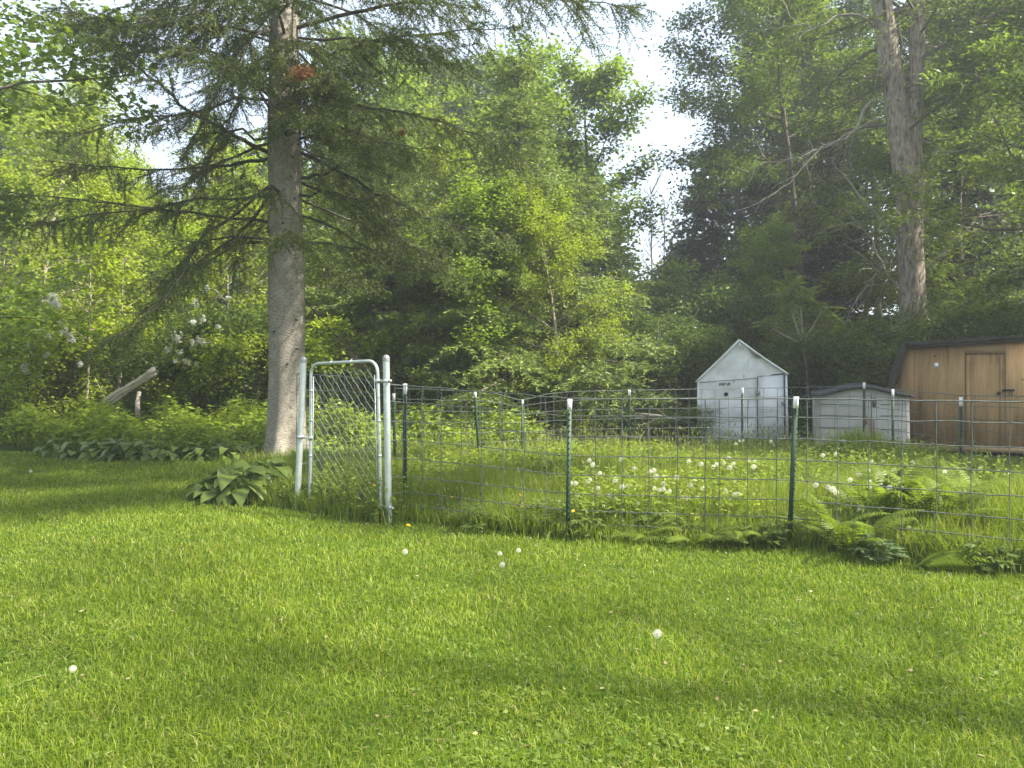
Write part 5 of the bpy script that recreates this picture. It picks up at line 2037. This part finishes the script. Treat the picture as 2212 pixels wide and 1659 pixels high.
def log():
    rnd = np.random.default_rng(61)
    Y = 17.5
    A, B = P(222, 872, Y + .2), P(331, 803, Y - .2)
    quat = Vector(B - A).to_track_quat('X', 'Z')
    root = thing('leaning_log', 'broken pale weathered log leaning in the bushes at left', 'log', A)
    g = Geo()
    n, k = 18, 28
    root.rotation_mode = 'QUATERNION'
    root.rotation_quaternion = quat
    Lg = np.linalg.norm(B - A)
    d, u, w = np.array([1., 0, 0]), np.array([0, -1., 0]), np.array([0, 0, 1.])
    V = []
    for i in range(n):
        t = i / (n - 1)
        r = (.088 + .016 * math.sin(t * 7)) * (1 if i else .5)
        th = np.arange(k) * 6.283 / k
        rr = r * (1 + .18 * np.sin(th * 3 + 1) + .16 * np.sin(th * 7 + t * 2)) * (1 + rnd.normal(0, .06, k))
        ext = (rnd.uniform(-.22, .2, k) if i in (0, n - 1) else 0)
        V.append(d * Lg * t + np.outer(rr * np.cos(th) * .75, u) + np.outer(rr * np.sin(th), w) + np.outer(np.broadcast_to(ext, (k,)), d))
    V = np.concatenate(V)
    i = np.arange(n - 1)[:, None] * k
    j = np.arange(k)[None]
    g.add(V, np.stack([i + j, i + (j + 1) % k, i + k + (j + 1) % k, i + k + j], -1).reshape(-1, 4), np.arange(k)[None, ::-1], ((n - 1) * k + np.arange(k))[None])
    g.obj('wood', M['oldwood'], root)
    g = Geo()
    tube(g, [P(298, 905, Y) - A, P(297, 870, Y) - A, P(301, 846, Y + .05) - A], [.06, .055, .045], 9)
    o = g.obj('broken_stump', M['oldwood'])
    o.location = A
    tag(o, 'short broken pale stump standing under the leaning log', 'stump')
    # stick and rock
    g = Geo()
    tube(g, [P(1372, 893, 16.2), P(1420, 897, 16.3), P(1470, 908, 16.3), P(1500, 914, 16.2)], [.02, .026, .02, .012], 6)
    for k2 in range(5):
        p = P(1380 + k2 * 22, 896 + k2 * 3, 16.25)
        tube(g, path_from(p, [rnd.normal(0, 1), .2, rnd.uniform(-.6, .6)], .5, 4, rnd, 0, .15), np.linspace(.010, .004, 5), 4, False)
    tag(g.obj('fallen_branch', M['paletwig']), 'pale fallen branch lying left of the white shed', 'branch')
    g = Geo()
    bm_n, bm_k = 9, 14
    c = P(922, 912, 16.4) - np.array([0, 0, .14])
    V = []
    for i in range(bm_n):
        ph = math.pi * i / (bm_n - 1)
        for j in range(bm_k):
            th = 6.283 * j / bm_k
            r = 1 + .12 * math.sin(3 * th + ph * 2) + .08 * math.sin(5 * th - ph * 4)
            V.append(c + np.array([.24 * r * math.sin(ph) * math.cos(th), .2 * r * math.sin(ph) * math.sin(th), .19 * r * math.cos(ph)]))
    i = np.arange(bm_n - 1)[:, None] * bm_k
    j = np.arange(bm_k)[None]
    g.add(np.array(V), np.stack([i + j, i + (j + 1) % bm_k, i + bm_k + (j + 1) % bm_k, i + bm_k + j], -1).reshape(-1, 4))
    c[2] -= .1
    tag(g.obj('rock', M['rock'], smooth=True), 'pale rounded rock in the bed behind the back fence', 'rock')
    for (u, v, w2, lb) in ((700, 985, .30, 'reddish edging brick low in the bed, left of the gate middle'), (738, 984, .26, 'reddish edging brick seen through the middle of the gate'), (797, 988, .34, 'reddest edging brick beside the right gate stile')):
        g = Geo()
        box(g, [0, 0, .07], (w2, .16, .17), rotz(rnd.uniform(-.3, .3)), (.94, .9))
        tag(g.obj('edging_brick', M['brick'], loc=(XU(u, 12.9), 12.9, 0)), lb, 'brick')


log()


# dry hanging twigs of the wood edge: thin bare stems in the shade at centre right
def bare_shrub(label, U, Y, seed, h=2.6, n=14):
    rnd = np.random.default_rng(seed)
    b = np.array(at(U, Y))
    g = Geo()
    for k in range(n):
        az = rnd.uniform(0, 6.283)
        p = path_from([rnd.normal(0, .25), rnd.normal(0, .2), -.05], [math.cos(az) * .35, math.sin(az) * .3, 1], h * rnd.uniform(.6, 1.1), 8, rnd, -.1, .07)
        tube(g, p, np.linspace(.013, .005, 9), 4, False)
        for j in range(4):
            q = p[rnd.integers(3, 8)]
            tube(g, path_from(q, [rnd.normal(0, 1), rnd.normal(0, .7), .5], rnd.uniform(.3, .9), 4, rnd, -.3, .15), np.linspace(.007, .003, 5), 3, False)
    return tag(g.obj('bare_shrub', M['paletwig'], loc=b), label, 'shrub')


bare_shrub('bare twiggy shrub below the sky gap, left of the white shed', 1395, 19.9, 71, 3.6, 7)
bare_shrub('bare twiggy shrub in shade behind the middle of the back fence', 1290, 18.6, 72, 2.2, 6)
bare_shrub('bare stems rising behind the leaning log', 260, 18.9, 73, 2.8, 10)


# ------------------------------------------------------------------ light, sky, camera
EL, PHI = R_(47), R_(13)
sdir = Vector((math.cos(EL) * math.cos(PHI), -math.cos(EL) * math.sin(PHI), math.sin(EL)))
sun = bpy.data.lights.new('sun', 'SUN')
sun.energy = 3.9
sun.angle = R_(1.5)
sun.color = (1, .94, .82)
so = bpy.data.objects.new('sun', sun)
so.rotation_euler = sdir.to_track_quat('Z', 'Y').to_euler()
so.location = (20, -5, 20)
COL.objects.link(so)

# thin even haze, added for the air and for the lens veil
HAZE = .0022
if HAZE:
    g = Geo()
    box(g, (0, 250, 19.0), (1300, 1150, 42.0))
    mh, nth, oh = new_mat('hazy_air')
    pv = nth.nodes.new('ShaderNodeVolumePrincipled')
    pv.inputs['Color'].default_value = (.92, .95, 1, 1)
    pv.inputs['Density'].default_value = HAZE
    pv.inputs['Anisotropy'].default_value = .2
    nth.links.new(pv.outputs[0], oh.inputs['Volume'])
    tag(g.obj('haze', mh), 'thin even haze added among the trees, partly for lens glare', 'haze', kind='stuff')

w = bpy.data.worlds.new('World')
scene.world = w
w.use_nodes = True
nt = w.node_tree
nt.nodes.clear()
sky = nt.nodes.new('ShaderNodeTexSky')
sky.sky_type = 'NISHITA'
sky.sun_disc = False
sky.sun_elevation = EL
sky.sun_rotation = math.atan2(sdir.x, sdir.y)
sky.air_density = 1.0
sky.dust_density = 2.0
sky.ozone_density = 1.0
bg = nt.nodes.new('ShaderNodeBackground')
bg.inputs[1].default_value = .15
wo = nt.nodes.new('ShaderNodeOutputWorld')
hz = nt.nodes.new('ShaderNodeMix')
hz.data_type = 'RGBA'
hz.inputs[0].default_value = .78
hz.inputs[7].default_value = (1.55, 1.78, 2.12, 1)   # thin even overcast
nt.links.new(sky.outputs[0], hz.inputs[6])
nt.links.new(hz.outputs[2], bg.inputs[0])
nt.links.new(bg.outputs[0], wo.inputs[0])

cam = bpy.data.cameras.new('camera')
cam.sensor_width = 36
cam.lens = 36 * F / 2212
cam.clip_end = 3000
co = bpy.data.objects.new('camera', cam)
co.location = (0, 0, HC)
co.rotation_euler = (R_(90) - PITCH, 0, 0)
COL.objects.link(co)
scene.camera = co

vs = scene.view_settings
vs.view_transform = 'Standard'
vs.look = 'None'
vs.gamma = 1
vs.exposure = 2.1
scene.cycles.max_bounces = 8
scene.cycles.diffuse_bounces = 4
scene.cycles.transmission_bounces = 4
scene.cycles.use_denoising = True
scene.cycles.denoiser = 'OPENIMAGEDENOISE'
scene.cycles.sample_clamp_indirect = 6
